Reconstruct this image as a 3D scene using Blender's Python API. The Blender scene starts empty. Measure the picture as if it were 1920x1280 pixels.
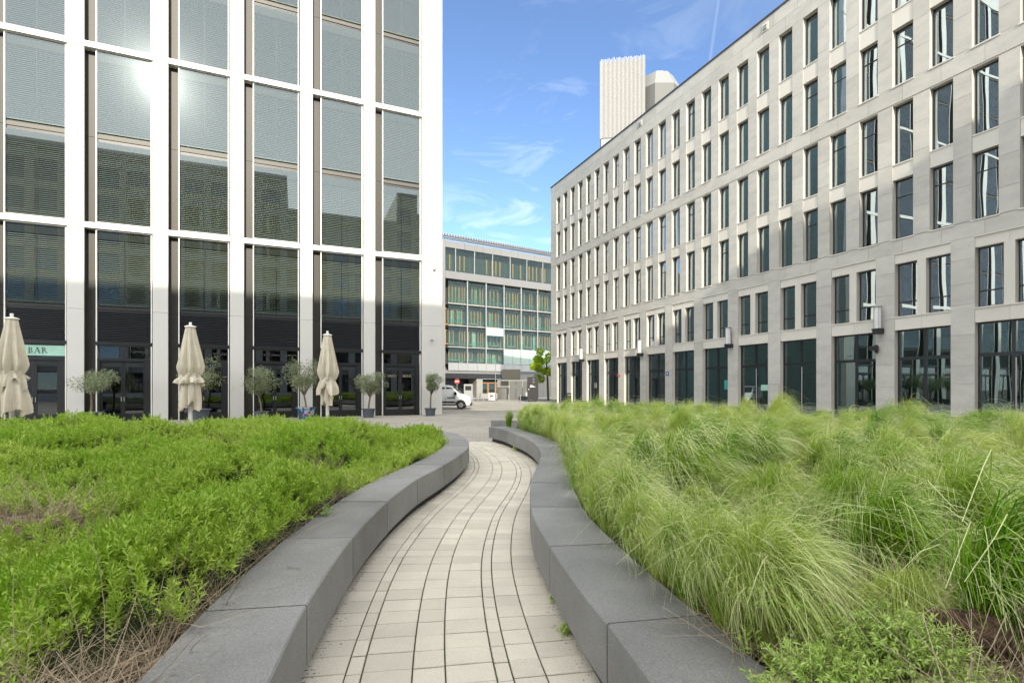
import bpy, math, random
import numpy as np
R = math.radians
random.seed(7); rng = np.random.default_rng(7)
sc = bpy.context.scene
col = sc.collection

# ------------------------------------------------------------------ camera
F = 952.0                                   # focal length in pixels of a 1920 wide picture
cam = bpy.data.cameras.new('camera'); camo = bpy.data.objects.new('camera', cam); col.objects.link(camo)
cam.sensor_width = 36; cam.lens = 36 * F / 1920
cam.shift_y = (728 - 640) / 1920            # verticals stay vertical
cam.clip_end = 3000; cam.clip_start = 0.05
camo.location = (0, 0, 1.6); camo.rotation_euler = (R(90), 0, 0)
sc.camera = camo
# ------------------------------------------------------------------ light
SUN_EL, SUN_AZ = 26.5, 168.9                # azimuth clockwise from +Y
sd = (math.sin(R(SUN_AZ)) * math.cos(R(SUN_EL)), math.cos(R(SUN_AZ)) * math.cos(R(SUN_EL)), math.sin(R(SUN_EL)))
w = bpy.data.worlds.new('World'); sc.world = w; w.use_nodes = True
nt = w.node_tree; nt.nodes.clear()
out = nt.nodes.new('ShaderNodeOutputWorld'); bg = nt.nodes.new('ShaderNodeBackground')
sky = nt.nodes.new('ShaderNodeTexSky'); sky.sky_type = 'NISHITA'; sky.sun_disc = False
sky.sun_elevation = R(SUN_EL); sky.sun_rotation = R(SUN_AZ)
sky.air_density = 0.7; sky.dust_density = 0.25; sky.ozone_density = 3.5; sky.altitude = 1200
SKY_STRENGTH = 0.12
bg.inputs[1].default_value = SKY_STRENGTH
def N(t, tree=None, **kw):
    n = (tree or nt).nodes.new(t)
    for k, v in kw.items(): setattr(n, k, v)
    return n
L = nt.links.new
tc = N('ShaderNodeTexCoord')
mp = N('ShaderNodeMapping'); mp.inputs['Rotation'].default_value = (0.0, R(24), R(10)); mp.inputs['Scale'].default_value = (1.3, 1.6, 4.2)
L(tc.outputs['Generated'], mp.inputs[0])
n1 = N('ShaderNodeTexNoise'); n1.inputs['Scale'].default_value = 4.2; n1.inputs['Detail'].default_value = 12; n1.inputs['Roughness'].default_value = .62; n1.inputs['Distortion'].default_value = .8
L(mp.outputs[0], n1.inputs['Vector'])
n2 = N('ShaderNodeTexNoise'); n2.inputs['Scale'].default_value = 1.7; n2.inputs['Detail'].default_value = 4
mp2 = N('ShaderNodeMapping'); mp2.inputs['Location'].default_value = (3.1, .4, 1.7); L(tc.outputs['Generated'], mp2.inputs[0]); L(mp2.outputs[0], n2.inputs['Vector'])
r1 = N('ShaderNodeMapRange'); r1.inputs[1].default_value = .53; r1.inputs[2].default_value = 1.05; L(n1.outputs[0], r1.inputs[0])
r2 = N('ShaderNodeMapRange'); r2.inputs[1].default_value = .40; r2.inputs[2].default_value = .62; r2.inputs[3].default_value = .25; L(n2.outputs[0], r2.inputs[0])
sep = N('ShaderNodeSeparateXYZ'); L(tc.outputs['Generated'], sep.inputs[0])
r3 = N('ShaderNodeMapRange'); r3.inputs[1].default_value = .62; r3.inputs[2].default_value = .30; r3.inputs[3].default_value = .22; L(sep.outputs[2], r3.inputs[0])
m1 = N('ShaderNodeMath', operation='MULTIPLY'); L(r1.outputs[0], m1.inputs[0]); L(r2.outputs[0], m1.inputs[1])
m2 = N('ShaderNodeMath', operation='MULTIPLY'); L(m1.outputs[0], m2.inputs[0]); L(r3.outputs[0], m2.inputs[1])
# the sky is milkier on the sun's side (the left block's windows mirror it), brightened to add ambient light
sdn = N('ShaderNodeVectorMath', operation='DOT_PRODUCT'); sdn.inputs[1].default_value = sd; L(tc.outputs['Generated'], sdn.inputs[0])
r5 = N('ShaderNodeMapRange', interpolation_type='SMOOTHSTEP'); r5.inputs[1].default_value = -.45; r5.inputs[2].default_value = .9; r5.inputs[4].default_value = .75; L(sdn.outputs['Value'], r5.inputs[0])
# a vapour trail: a thin band round one great circle
a_, b_ = np.array((.407, 1, .765)), np.array((.392, 1, .66)); nn = np.cross(a_, b_); nn /= np.linalg.norm(nn)
dt = N('ShaderNodeVectorMath', operation='DOT_PRODUCT'); dt.inputs[1].default_value = tuple(nn); L(tc.outputs['Generated'], dt.inputs[0])
ab = N('ShaderNodeMath', operation='ABSOLUTE'); L(dt.outputs['Value'], ab.inputs[0])
r4 = N('ShaderNodeMapRange'); r4.inputs[1].default_value = .0035; r4.inputs[2].default_value = .0; r4.inputs[4].default_value = .10; L(ab.outputs[0], r4.inputs[0])
mx = N('ShaderNodeMath', operation='MAXIMUM'); L(m2.outputs[0], mx.inputs[0]); L(r4.outputs[0], mx.inputs[1])
mixc = N('ShaderNodeMix', data_type='RGBA')
L(mx.outputs[0], mixc.inputs[0]); hs = N('ShaderNodeHueSaturation'); hs.inputs['Saturation'].default_value = 1.0; L(sky.outputs[0], hs.inputs['Color'])
L(hs.outputs[0], mixc.inputs[6]); mixc.inputs[7].default_value = (4.2, 4.5, 5.0, 1)
veil = N('ShaderNodeMix', data_type='RGBA'); L(r5.outputs[0], veil.inputs[0]); L(mixc.outputs[2], veil.inputs[6]); veil.inputs[7].default_value = (10.5, 10.4, 10.2, 1)
L(veil.outputs[2], bg.inputs[0]); L(bg.outputs[0], out.inputs[0])
sun = bpy.data.lights.new('sun', 'SUN'); sun.energy = 2.0; sun.angle = R(.53); sun.color = (1, .93, .82)
suno = bpy.data.objects.new('sun', sun); col.objects.link(suno)
from mathutils import Vector, Matrix
suno.rotation_euler = Vector(sd).to_track_quat('Z', 'Y').to_euler(); suno.location = (10, -30, 60)
vs = sc.view_settings; vs.view_transform = 'Standard'; vs.look = 'None'; vs.gamma = 1; vs.use_curve_mapping = False
vs.exposure = 1.66
vs.use_white_balance = True; vs.white_balance_temperature = 6900; vs.white_balance_tint = 8
sc.render.engine = 'CYCLES'
cy = sc.cycles; cy.max_bounces = 8; cy.diffuse_bounces = 4; cy.glossy_bounces = 4; cy.transmission_bounces = 4; cy.transparent_max_bounces = 10
cy.use_denoising = True; cy.caustics_reflective = False; cy.caustics_refractive = False; cy.sample_clamp_indirect = 6

# ------------------------------------------------------------------ helpers
def mat(name, base, rough=.6, var=.12, vscale=3.0, bump=0.0, bscale=60.0, metal=0.0, island=0.0, base2=None, spec=.5, transl=0.0, stretch=None, fine=0.0):
    """procedural material: base colour broken up by two noises; island = brightness spread between single pieces"""
    m = bpy.data.materials.new(name); m.use_nodes = True; t = m.node_tree; t.nodes.clear()
    def n(ty, **kw): return N(ty, t, **kw)
    l = t.links.new
    o = n('ShaderNodeOutputMaterial'); p = n('ShaderNodeBsdfPrincipled'); l(p.outputs[0], o.inputs[0])
    p.inputs['Roughness'].default_value = rough; p.inputs['Metallic'].default_value = metal
    p.inputs['Specular IOR Level'].default_value = spec
    c = n('ShaderNodeTexCoord'); g = n('ShaderNodeNewGeometry')
    vec = g.outputs['Position']
    if stretch:
        q = n('ShaderNodeMapping'); q.inputs['Scale'].default_value = stretch; l(vec, q.inputs[0]); vec = q.outputs[0]
    a = n('ShaderNodeTexNoise'); a.inputs['Scale'].default_value = vscale; a.inputs['Detail'].default_value = 8; a.inputs['Roughness'].default_value = .6
    l(vec, a.inputs['Vector'])
    mr = n('ShaderNodeMapRange'); mr.inputs[1].default_value = .3; mr.inputs[2].default_value = .7
    l(a.outputs[0], mr.inputs[0])
    mxn = n('ShaderNodeMix', data_type='RGBA'); l(mr.outputs[0], mxn.inputs[0])
    b2 = base2 or tuple(x * (1 - 2 * var) for x in base)
    mxn.inputs[6].default_value = (*b2, 1); mxn.inputs[7].default_value = (*base, 1)
    cur = mxn.outputs[2]
    val = None
    if island:
        oi = n('ShaderNodeObjectInfo'); ad = n('ShaderNodeMath', operation='ADD'); fr = n('ShaderNodeMath', operation='FRACT')
        l(oi.outputs['Random'], ad.inputs[0]); l(g.outputs['Random Per Island'], ad.inputs[1]); l(ad.outputs[0], fr.inputs[0])
        ir = n('ShaderNodeMapRange'); ir.inputs[3].default_value = 1 - island; ir.inputs[4].default_value = 1 + island; l(fr.outputs[0], ir.inputs[0])
        val = ir.outputs[0]
    if fine:
        f = n('ShaderNodeTexNoise'); f.inputs['Scale'].default_value = bscale * 1.5; f.inputs['Detail'].default_value = 3; l(g.outputs['Position'], f.inputs['Vector'])
        fm = n('ShaderNodeMapRange'); fm.inputs[1].default_value = .3; fm.inputs[2].default_value = .7; fm.inputs[3].default_value = 1 - fine; fm.inputs[4].default_value = 1 + fine
        l(f.outputs[0], fm.inputs[0])
        if val:
            mm = n('ShaderNodeMath', operation='MULTIPLY'); l(val, mm.inputs[0]); l(fm.outputs[0], mm.inputs[1]); val = mm.outputs[0]
        else: val = fm.outputs[0]
    if val:
        h = n('ShaderNodeHueSaturation'); l(cur, h.inputs['Color']); l(val, h.inputs['Value']); cur = h.outputs[0]
    l(cur, p.inputs['Base Color'])
    if bump:
        bn = n('ShaderNodeTexNoise'); bn.inputs['Scale'].default_value = bscale; bn.inputs['Detail'].default_value = 6; l(g.outputs['Position'], bn.inputs['Vector'])
        bb = n('ShaderNodeBump'); bb.inputs['Strength'].default_value = bump; bb.inputs['Distance'].default_value = .01
        l(bn.outputs[0], bb.inputs['Height']); l(bb.outputs[0], p.inputs['Normal'])
    if transl:
        tr = n('ShaderNodeBsdfTranslucent'); l(cur, tr.inputs[0]); ms = n('ShaderNodeMixShader'); ms.inputs[0].default_value = transl
        l(p.outputs[0], ms.inputs[1]); l(tr.outputs[0], ms.inputs[2]); l(ms.outputs[0], o.inputs[0])
    return m

def glass(name, tint=(.55, .62, .6), refl=.35, wave=0.0, wscale=.8, haze=0.0, gcol=(.95, .97, 1)):
    m = bpy.data.materials.new(name); m.use_nodes = True; t = m.node_tree; t.nodes.clear()
    def n(ty, **kw): return N(ty, t, **kw)
    l = t.links.new
    o = n('ShaderNodeOutputMaterial'); tr = n('ShaderNodeBsdfTransparent'); tr.inputs[0].default_value = (*tint, 1)
    gl = n('ShaderNodeBsdfGlossy'); gl.inputs[0].default_value = (*gcol, 1); gl.inputs['Roughness'].default_value = .0
    lw = n('ShaderNodeLayerWeight'); lw.inputs[0].default_value = .25
    mr = n('ShaderNodeMapRange'); mr.inputs[3].default_value = refl; mr.inputs[4].default_value = 1.0; l(lw.outputs['Fresnel'], mr.inputs[0])
    gsh = gl.outputs[0]
    if haze:
        g2 = n('ShaderNodeBsdfGlossy'); g2.inputs[0].default_value = (*gcol, 1); g2.inputs['Roughness'].default_value = .16
        g3 = n('ShaderNodeBsdfGlossy'); g3.inputs[0].default_value = (*gcol, 1); g3.inputs['Roughness'].default_value = .07
        m3 = n('ShaderNodeMixShader'); m3.inputs[0].default_value = .25; l(g2.outputs[0], m3.inputs[1]); l(g3.outputs[0], m3.inputs[2])
        m2 = n('ShaderNodeMixShader'); m2.inputs[0].default_value = haze; l(gl.outputs[0], m2.inputs[1]); l(m3.outputs[0], m2.inputs[2]); gsh = m2.outputs[0]
    ms = n('ShaderNodeMixShader'); l(mr.outputs[0], ms.inputs[0]); l(tr.outputs[0], ms.inputs[1]); l(gsh, ms.inputs[2]); l(ms.outputs[0], o.inputs[0])
    if wave:
        g = n('ShaderNodeNewGeometry'); oi = n('ShaderNodeObjectInfo')
        mu = n('ShaderNodeVectorMath', operation='MULTIPLY'); l(g.outputs['Position'], mu.inputs[0]); mu.inputs[1].default_value = (1.0, 1.0, .35)
        sc_ = n('ShaderNodeMath', operation='MULTIPLY'); l(oi.outputs['Random'], sc_.inputs[0]); sc_.inputs[1].default_value = 37
        av = n('ShaderNodeVectorMath', operation='ADD'); l(mu.outputs[0], av.inputs[0]); l(sc_.outputs[0], av.inputs[1])
        bn = n('ShaderNodeTexNoise'); bn.inputs['Scale'].default_value = wscale; bn.inputs['Detail'].default_value = 1.0; l(av.outputs[0], bn.inputs['Vector'])
        bb = n('ShaderNodeBump'); bb.inputs['Strength'].default_value = 1; bb.inputs['Distance'].default_value = wave
        l(bn.outputs[0], bb.inputs['Height']); l(bb.outputs[0], gl.inputs['Normal'])
    return m

class MB:
    """collects polygons that become ONE mesh"""
    def __init__(s): s.v = []; s.f = []; s.m = []
    def box(s, x0, x1, y0, y1, z0, z1, mi=0):
        b = len(s.v)
        s.v += [(x0, y0, z0), (x1, y0, z0), (x1, y1, z0), (x0, y1, z0), (x0, y0, z1), (x1, y0, z1), (x1, y1, z1), (x0, y1, z1)]
        s.f += [(b, b+3, b+2, b+1), (b+4, b+5, b+6, b+7), (b, b+1, b+5, b+4), (b+1, b+2, b+6, b+5), (b+2, b+3, b+7, b+6), (b+3, b, b+4, b+7)]
        s.m += [mi] * 6; return s
    def poly(s, pts, mi=0):
        b = len(s.v); s.v += [tuple(p) for p in pts]; s.f.append(tuple(range(b, b + len(pts)))); s.m.append(mi); return s
    def prism(s, pts, z0, z1, mi=0):
        """pts: xy outline counter-clockwise"""
        b = len(s.v); k = len(pts)
        s.v += [(p[0], p[1], z0) for p in pts] + [(p[0], p[1], z1) for p in pts]
        s.f.append(tuple(range(b + k - 1, b - 1, -1))); s.f.append(tuple(range(b + k, b + 2 * k)))
        for i in range(k):
            j = (i + 1) % k; s.f.append((b + i, b + j, b + k + j, b + k + i))
        s.m += [mi] * (k + 2); return s
    def tube(s, pts, rads, seg=8, mi=0, cap=True):
        b = len(s.v); k = len(pts)
        for i, p in enumerate(pts):
            p = Vector(p); d = (Vector(pts[min(i+1, k-1)]) - Vector(pts[max(i-1, 0)])).normalized()
            u = d.orthogonal().normalized() if abs(d.z) < .9 else Vector((1, 0, 0)); u = (u - d * u.dot(d)).normalized(); v = d.cross(u)
            for q in range(seg):
                a = 2 * math.pi * q / seg; s.v.append(tuple(p + (u * math.cos(a) + v * math.sin(a)) * rads[i]))
        for i in range(k - 1):
            for q in range(seg):
                r = (q + 1) % seg; s.f.append((b+i*seg+q, b+i*seg+r, b+(i+1)*seg+r, b+(i+1)*seg+q)); s.m.append(mi)
        if cap:
            s.f.append(tuple(b + q for q in range(seg - 1, -1, -1))); s.f.append(tuple(b + (k-1)*seg + q for q in range(seg))); s.m += [mi, mi]
        return s
    def lathe(s, prof, seg=24, cx=0, cy=0, mi=0, fold=None):
        """prof: (r,z); fold(theta,i)->radius factor"""
        b = len(s.v); k = len(prof)
        for i, (r, z) in enumerate(prof):
            for q in range(seg):
                a = 2 * math.pi * q / seg; rr = r * (fold(a, i) if fold else 1)
                s.v.append((cx + rr * math.cos(a), cy + rr * math.sin(a), z))
        for i in range(k - 1):
            for q in range(seg):
                r = (q + 1) % seg; s.f.append((b+i*seg+q, b+i*seg+r, b+(i+1)*seg+r, b+(i+1)*seg+q)); s.m.append(mi)
        return s
    def mesh(s, name, mats):
        me = bpy.data.meshes.new(name); me.from_pydata(s.v, [], s.f)
        for m in (mats if isinstance(mats, (list, tuple)) else [mats]): me.materials.append(m)
        if any(s.m): me.polygons.foreach_set('material_index', s.m)
        me.update(); return me
def npmesh(name, V, Q, m, smooth=False, colattr=None):
    me = bpy.data.meshes.new(name); V = np.asarray(V, dtype=np.float32); Q = np.asarray(Q, dtype=np.int32)
    me.vertices.add(len(V)); me.vertices.foreach_set('co', V.ravel())
    k = Q.shape[1]; me.loops.add(Q.size); me.loops.foreach_set('vertex_index', Q.ravel())
    me.polygons.add(len(Q)); me.polygons.foreach_set('loop_start', np.arange(0, Q.size, k, dtype=np.int32))
    me.polygons.foreach_set('loop_total', np.full(len(Q), k, dtype=np.int32))
    if colattr is not None:
        at = me.attributes.new('along', 'FLOAT', 'POINT'); at.data.foreach_set('value', np.asarray(colattr, dtype=np.float32))
    me.materials.append(m); me.update(calc_edges=True); me.validate()
    if smooth: me.polygons.foreach_set('use_smooth', np.ones(len(Q), dtype=bool))
    return me
def tag(o, label=None, cat=None, group=None, kind=None):
    for k, v in (('label', label), ('category', cat), ('group', group), ('kind', kind)):
        if v: o[k] = v
    return o
def ob(name, data, parent=None, loc=None, rz=None):
    o = bpy.data.objects.new(name, data); col.objects.link(o)
    if parent: o.parent = parent
    if loc: o.location = loc
    if rz: o.rotation_euler[2] = rz
    return o
def empty(name, loc, rz=0): return ob(name, None, None, loc, rz)
def smooth(o, angle=None):
    o.data.polygons.foreach_set('use_smooth', [True] * len(o.data.polygons)); return o
_cache = {}
def boxmesh(dx, dy, dz, m):
    k = (round(dx, 3), round(dy, 3), round(dz, 3), m.name)
    if k not in _cache:
        _cache[k] = MB().box(-dx/2, dx/2, -dy/2, dy/2, -dz/2, dz/2).mesh('piece', m)
    return _cache[k]
class Pieces:
    """many alike boxes: the nearest `cap` become parts, the rest one part of kind stuff"""
    def __init__(s, parent, cap=295): s.p = parent; s.cap = cap; s.d = {}
    def add(s, name, m, x0, x1, y0, y1, z0, z1): s.d.setdefault(name, []).append((m, x0, x1, y0, y1, z0, z1))
    def done(s):
        M = Matrix.Translation(s.p.location) @ Matrix.Rotation(s.p.rotation_euler[2], 4, 'Z')
        for name, L_ in s.d.items():
            def key(b):
                c = M @ Vector(((b[1]+b[2])/2, (b[3]+b[4])/2, (b[5]+b[6])/2)); 
                if c.y < 1: return 1e6
                px, py = 960 + F*c.x/c.y, 728 - F*(c.z-1.6)/c.y
                return c.y + (1000 if not (-60 < px < 1980 and -60 < py < 1340) else 0)
            L_.sort(key=key)
            for b in L_[:s.cap]:
                m, x0, x1, y0, y1, z0, z1 = b
                ob(name, boxmesh(x1-x0, y1-y0, z1-z0, m), s.p, ((x0+x1)/2, (y0+y1)/2, (z0+z1)/2))
            rest = L_[s.cap:]
            if rest:
                mats = []
                q = MB()
                for m, x0, x1, y0, y1, z0, z1 in rest:
                    if m not in mats: mats.append(m)
                    q.box(x0, x1, y0, y1, z0, z1, mats.index(m))
                tag(ob(name, q.mesh(name, mats), s.p), kind='stuff')
def px2w(px, py, z=0.0):
    Y = F * (1.6 - z) / (py - 728); return ((px - 960) / F * Y, Y)

# ------------------------------------------------------------------ materials
M = {}
M['plaza'] = None
M['paver'] = mat('sand paver', (.62, .575, .485), .85, .10, 2.2, .5, 90, island=.09, base2=(.54, .50, .43), fine=.12)
M['joint'] = mat('sandy joint', (.085, .075, .05), .95, .2, 6, base2=(.045, .055, .02))
M['moss'] = mat('moss', (.10, .16, .03), .9, .2, 8)
M['kerb'] = mat('dark cast stone', (.27, .27, .262), .72, .10, 1.0, .5, 75, island=.08, base2=(.165, .165, .158), fine=.20)
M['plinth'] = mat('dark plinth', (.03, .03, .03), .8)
M['soil'] = mat('soil', (.045, .030, .020), .95, .3, 9, .8, 40)
M['white'] = mat('white panel', (.59, .588, .565), .42, .02, 1.2, spec=.4, island=.02)
M['whitet'] = mat('white trim', (.82, .81, .77), .35, .01)
M['lining'] = mat('dark bronze lining', (.035, .034, .03), .45, .1, spec=.6)
M['taupe'] = mat('taupe metal', (.038, .036, .031), .5, .04, metal=.2)
M['black'] = mat('black metal', (.012, .013, .016), .4, .1)
M['louvre'] = mat('anthracite louvre', (.028, .030, .038), .45, .1)
M['beige'] = mat('beige spandrel', (.075, .07, .06), .5, .04)
M['blind'] = mat('venetian slat', (.58, .58, .53), .5, .03)
M['room'] = mat('room wall', (.20, .27, .26), .9)
M['roomdark'] = mat('dark room', (.05, .05, .05), .9)
M['stone'] = mat('grey veined limestone', (.52, .505, .46), .75, .06, 1.1, .25, 30, island=.075, base2=(.42, .415, .39), stretch=(1, 1, 2.4), fine=.10)
M['stonel'] = mat('smooth pale stone', (.62, .60, .545), .7, .03, 1.5, island=.03)
M['stonep'] = mat('stone plinth', (.17, .165, .155), .8, .08, island=.08)
M['frame'] = mat('anthracite frame', (.018, .021, .024), .35)
M['teal'] = mat('teal roller blind', (.14, .26, .24), .8, .05)
M['greyblind'] = mat('grey roller blind', (.26, .27, .25), .8, .05)
M['rooff'] = mat('roof edge', (.10, .10, .10), .5, metal=.5)
M['glassL'] = glass('coated glass', (.78, .82, .79), .12, .0004, .6, haze=.016, gcol=(.44, .50, .55))
M['glassG'] = glass('shopfront glass', (.30, .36, .36), .14, .0012, .6)
M['glassR'] = glass('wavy office glass', (.36, .46, .43), .40, .0034, .85, gcol=(.82, .93, 1))
M['glassR0'] = glass('office shop glass', (.50, .68, .62), .20, .003, .9, gcol=(.85, .96, 1))
M['glassB'] = glass('green screen glass', (.80, .90, .86), .03, .002, .8, gcol=(.36, .46, .5))
M['glassC'] = glass('van glass', (.25, .33, .30), .15)
M['mint'] = mat('mint sign', (.36, .62, .52), .5)
M['ink'] = mat('dark lettering', (.03, .05, .045), .5)
M['gold'] = mat('pale gold lettering', (.55, .46, .30), .4)
M['timber'] = mat('oiled timber', (.66, .27, .05), .6, .12, 3)
M['steel'] = mat('galvanised steel', (.36, .37, .37), .45, .06, metal=.5)
M['concrete'] = mat('pale concrete', (.27, .265, .25), .8, .06, 1.4)
M['mintpanel'] = mat('pale green glass panel', (.34, .46, .41), .25, .03, 1)
M['offwhite'] = mat('grey white cladding', (.19, .195, .20), .6, .04, 1, island=.04)
M['canvas'] = mat('cream canvas', (.70, .645, .52), .9, .09, 3, .3, 300, transl=.12)
M['pole'] = mat('white pole', (.72, .70, .66), .5)
M['pot'] = mat('grey plastic pot', (.085, .10, .125), .5, .08, 6)
M['bark'] = mat('olive bark', (.20, .165, .12), .95, .2, 12, .8, 60)
M['paint'] = mat('white car paint', (.80, .81, .82), .25, .01, spec=.6)
M['tyre'] = mat('tyre', (.02, .02, .02), .8)
M['alloy'] = mat('silver rim', (.5, .5, .5), .35, metal=.6)
M['red'] = mat('red sign', (.38, .04, .045), .5)
M['signblue'] = mat('blue plate', (.03, .10, .38), .5)
M['paper'] = mat('paper', (.75, .75, .70), .8)
M['tealpaper'] = mat('teal poster', (.05, .33, .33), .6)
M['opal'] = mat('opal glass', (.85, .86, .86), .25, .02, transl=.3)

def leafmat(name, c0, c1, tip=None, transl=.35, rough=.5, spec=.3, yel=None):
    m = bpy.data.materials.new(name); m.use_nodes = True; t = m.node_tree; t.nodes.clear(); l = t.links.new
    def n(ty, **kw): return N(ty, t, **kw)
    o = n('ShaderNodeOutputMaterial'); p = n('ShaderNodeBsdfPrincipled'); p.inputs['Roughness'].default_value = rough; p.inputs['Specular IOR Level'].default_value = spec
    g = n('ShaderNodeNewGeometry'); at = n('ShaderNodeAttribute', attribute_type='INSTANCER', attribute_name='tint')
    mr = n('ShaderNodeMix', data_type='RGBA'); l(g.outputs['Random Per Island'], mr.inputs[0]); mr.inputs[6].default_value = (*c0, 1); mr.inputs[7].default_value = (*c1, 1)
    cur = mr.outputs[2]
    if yel:
        y = n('ShaderNodeMix', data_type='RGBA'); l(at.outputs['Fac'], y.inputs[0]); l(cur, y.inputs[6]); y.inputs[7].default_value = (*yel, 1); cur = y.outputs[2]
    if tip:
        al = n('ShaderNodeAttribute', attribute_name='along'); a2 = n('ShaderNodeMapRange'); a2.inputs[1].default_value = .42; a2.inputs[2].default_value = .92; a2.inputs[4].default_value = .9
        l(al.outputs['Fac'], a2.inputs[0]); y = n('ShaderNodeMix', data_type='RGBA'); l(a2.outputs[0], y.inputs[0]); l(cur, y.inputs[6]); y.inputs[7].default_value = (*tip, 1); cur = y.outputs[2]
    l(cur, p.inputs['Base Color'])
    tr = n('ShaderNodeBsdfTranslucent'); l(cur, tr.inputs[0]); ms = n('ShaderNodeMixShader'); ms.inputs[0].default_value = transl
    l(p.outputs[0], ms.inputs[1]); l(tr.outputs[0], ms.inputs[2]); l(ms.outputs[0], o.inputs[0]); return m
M['herb'] = leafmat('bright herb leaf', (.22, .40, .02), (.38, .56, .055), yel=(.56, .66, .15), transl=.2, rough=.42, spec=.4)
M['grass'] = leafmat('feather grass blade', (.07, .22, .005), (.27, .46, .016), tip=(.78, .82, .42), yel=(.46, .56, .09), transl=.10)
M['dry'] = leafmat('dry stem', (.30, .23, .15), (.52, .42, .30), transl=.1)
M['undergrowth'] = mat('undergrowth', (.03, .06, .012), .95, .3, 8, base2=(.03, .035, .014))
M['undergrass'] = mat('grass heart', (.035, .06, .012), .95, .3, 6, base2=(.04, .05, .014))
M['olive'] = leafmat('olive leaf', (.17, .215, .11), (.31, .35, .22), transl=.15)
M['plane'] = leafmat('fresh tree leaf', (.34, .50, .03), (.50, .62, .05), transl=.35)
M['rosemary'] = leafmat('rosemary leaf', (.30, .48, .07), (.52, .66, .20), transl=.2)

# plaza paving: long courses of small stones
def plaza_mat():
    m = bpy.data.materials.new('plaza paving'); m.use_nodes = True; t = m.node_tree; p = t.nodes['Principled BSDF']; l = t.links.new
    g = N('ShaderNodeNewGeometry', t); q = N('ShaderNodeMapping', t); q.inputs['Rotation'].default_value = (0, 0, R(-23)); l(g.outputs['Position'], q.inputs[0])
    b = N('ShaderNodeTexBrick', t); b.inputs['Scale'].default_value = 1; b.inputs['Brick Width'].default_value = .42; b.inputs['Row Height'].default_value = .2
    b.inputs['Mortar Size'].default_value = .006; b.inputs['Color1'].default_value = (.40, .37, .32, 1); b.inputs['Color2'].default_value = (.325, .305, .27, 1); b.inputs['Mortar'].default_value = (.12, .11, .09, 1)
    l(q.outputs[0], b.inputs['Vector'])
    a = N('ShaderNodeTexNoise', t); a.inputs['Scale'].default_value = .35; a.inputs['Detail'].default_value = 8; a.inputs['Roughness'].default_value = .65; l(g.outputs['Position'], a.inputs['Vector'])
    mr = N('ShaderNodeMapRange', t); mr.inputs[1].default_value = .3; mr.inputs[2].default_value = .7; mr.inputs[3].default_value = .84; mr.inputs[4].default_value = 1.12; l(a.outputs[0], mr.inputs[0])
    h = N('ShaderNodeHueSaturation', t); l(b.outputs[0], h.inputs['Color']); l(mr.outputs[0], h.inputs['Value']); l(h.outputs[0], p.inputs['Base Color'])
    p.inputs['Roughness'].default_value = .8
    bb = N('ShaderNodeBump', t); bb.inputs['Strength'].default_value = .4; bb.inputs['Distance'].default_value = .004; bb.invert = True; l(b.outputs['Fac'], bb.inputs['Height']); l(bb.outputs[0], p.inputs['Normal'])
    return m
M['plaza'] = plaza_mat()
tag(ob('plaza', MB().poly([(-600, -300, 0), (600, -300, 0), (600, 900, 0), (-600, 900, 0)]).mesh('plaza', M['plaza'])), kind='structure')
# far road strip behind the plaza
tag(ob('road', MB().poly([(-60, 64, .004), (60, 64, .004), (60, 78, .004), (-60, 78, .004)]).mesh('road', mat('asphalt', (.12, .12, .12), .9, .1, 2)), None), kind='structure')

# ------------------------------------------------------------------ planter outlines
def catmull(P, step=.04):
    P = [np.array(p, float) for p in P]; P = [2*P[0]-P[1]] + P + [2*P[-1]-P[-2]]; o_ = []
    for i in range(1, len(P) - 2):
        k = max(2, int(np.linalg.norm(P[i+1]-P[i]) / step))
        for j in range(k):
            t = j / k; a, b, c, d = P[i-1:i+3]
            o_.append(.5*((2*b)+(-a+c)*t+(2*a-5*b+4*c-d)*t*t+(-a+3*b-3*c+d)*t**3))
    o_.append(P[-2]); o_ = np.array(o_)
    s = np.r_[0, np.cumsum(np.linalg.norm(np.diff(o_, axis=0), axis=1))]
    q = np.arange(0, s[-1], step); return np.c_[np.interp(q, s, o_[:, 0]), np.interp(q, s, o_[:, 1])]
def smoothpts(P, k=9):
    K = np.ones(k) / k; Q = P.copy(); h = k // 2
    for a in (0, 1):
        e = np.r_[np.full(h, P[0, a]), P[:, a], np.full(h, P[-1, a])]; Q[:, a] = np.convolve(e, K, 'valid')
    Q[:h] = P[:h]; Q[-h:] = P[-h:]; return Q
def normals(P):
    d = np.gradient(P, axis=0); d /= np.linalg.norm(d, axis=1)[:, None]; return np.c_[-d[:, 1], d[:, 0]]   # left of travel
LEFT = [(.35, -3.2), (.0, -2.0), (-.35, -.8), (-.62, .4), (-.80, 1.2), (-.95, 1.98), (-1.095, 2.72), (-1.233, 3.95), (-1.27, 5.2), (-1.205, 6.44), (-1.05, 7.5), (-.93, 8.5), (-.87, 9.4), (-.865, 10.2), (-1.0, 11.4), (-1.32, 12.7), (-1.85, 13.7), (-2.8, 14.35), (-4.9, 14.4), (-7.7, 13.5), (-12.6, 12.2), (-18, 10.3)]
RIGHT = [(1.9, -3.2), (1.5, -2.0), (1.12, -.8), (.86, .3), (.68, 1.15), (.548, 1.98), (.466, 2.5), (.40, 2.84), (.29, 3.6), (.20, 4.43), (.185, 5.1), (.225, 6.2), (.30, 6.95), (.41, 7.8), (.50, 8.8), (.52, 9.7), (.455, 10.8), (.30, 11.9), (.06, 12.95), (-.26, 14.2), (-.70, 15.25)]
PL, PR = smoothpts(catmull(LEFT)), smoothpts(catmull(RIGHT))
NL, NR = normals(PL), -normals(PR)
WALLW, ZT, ZB = .50, .45, .125
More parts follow.
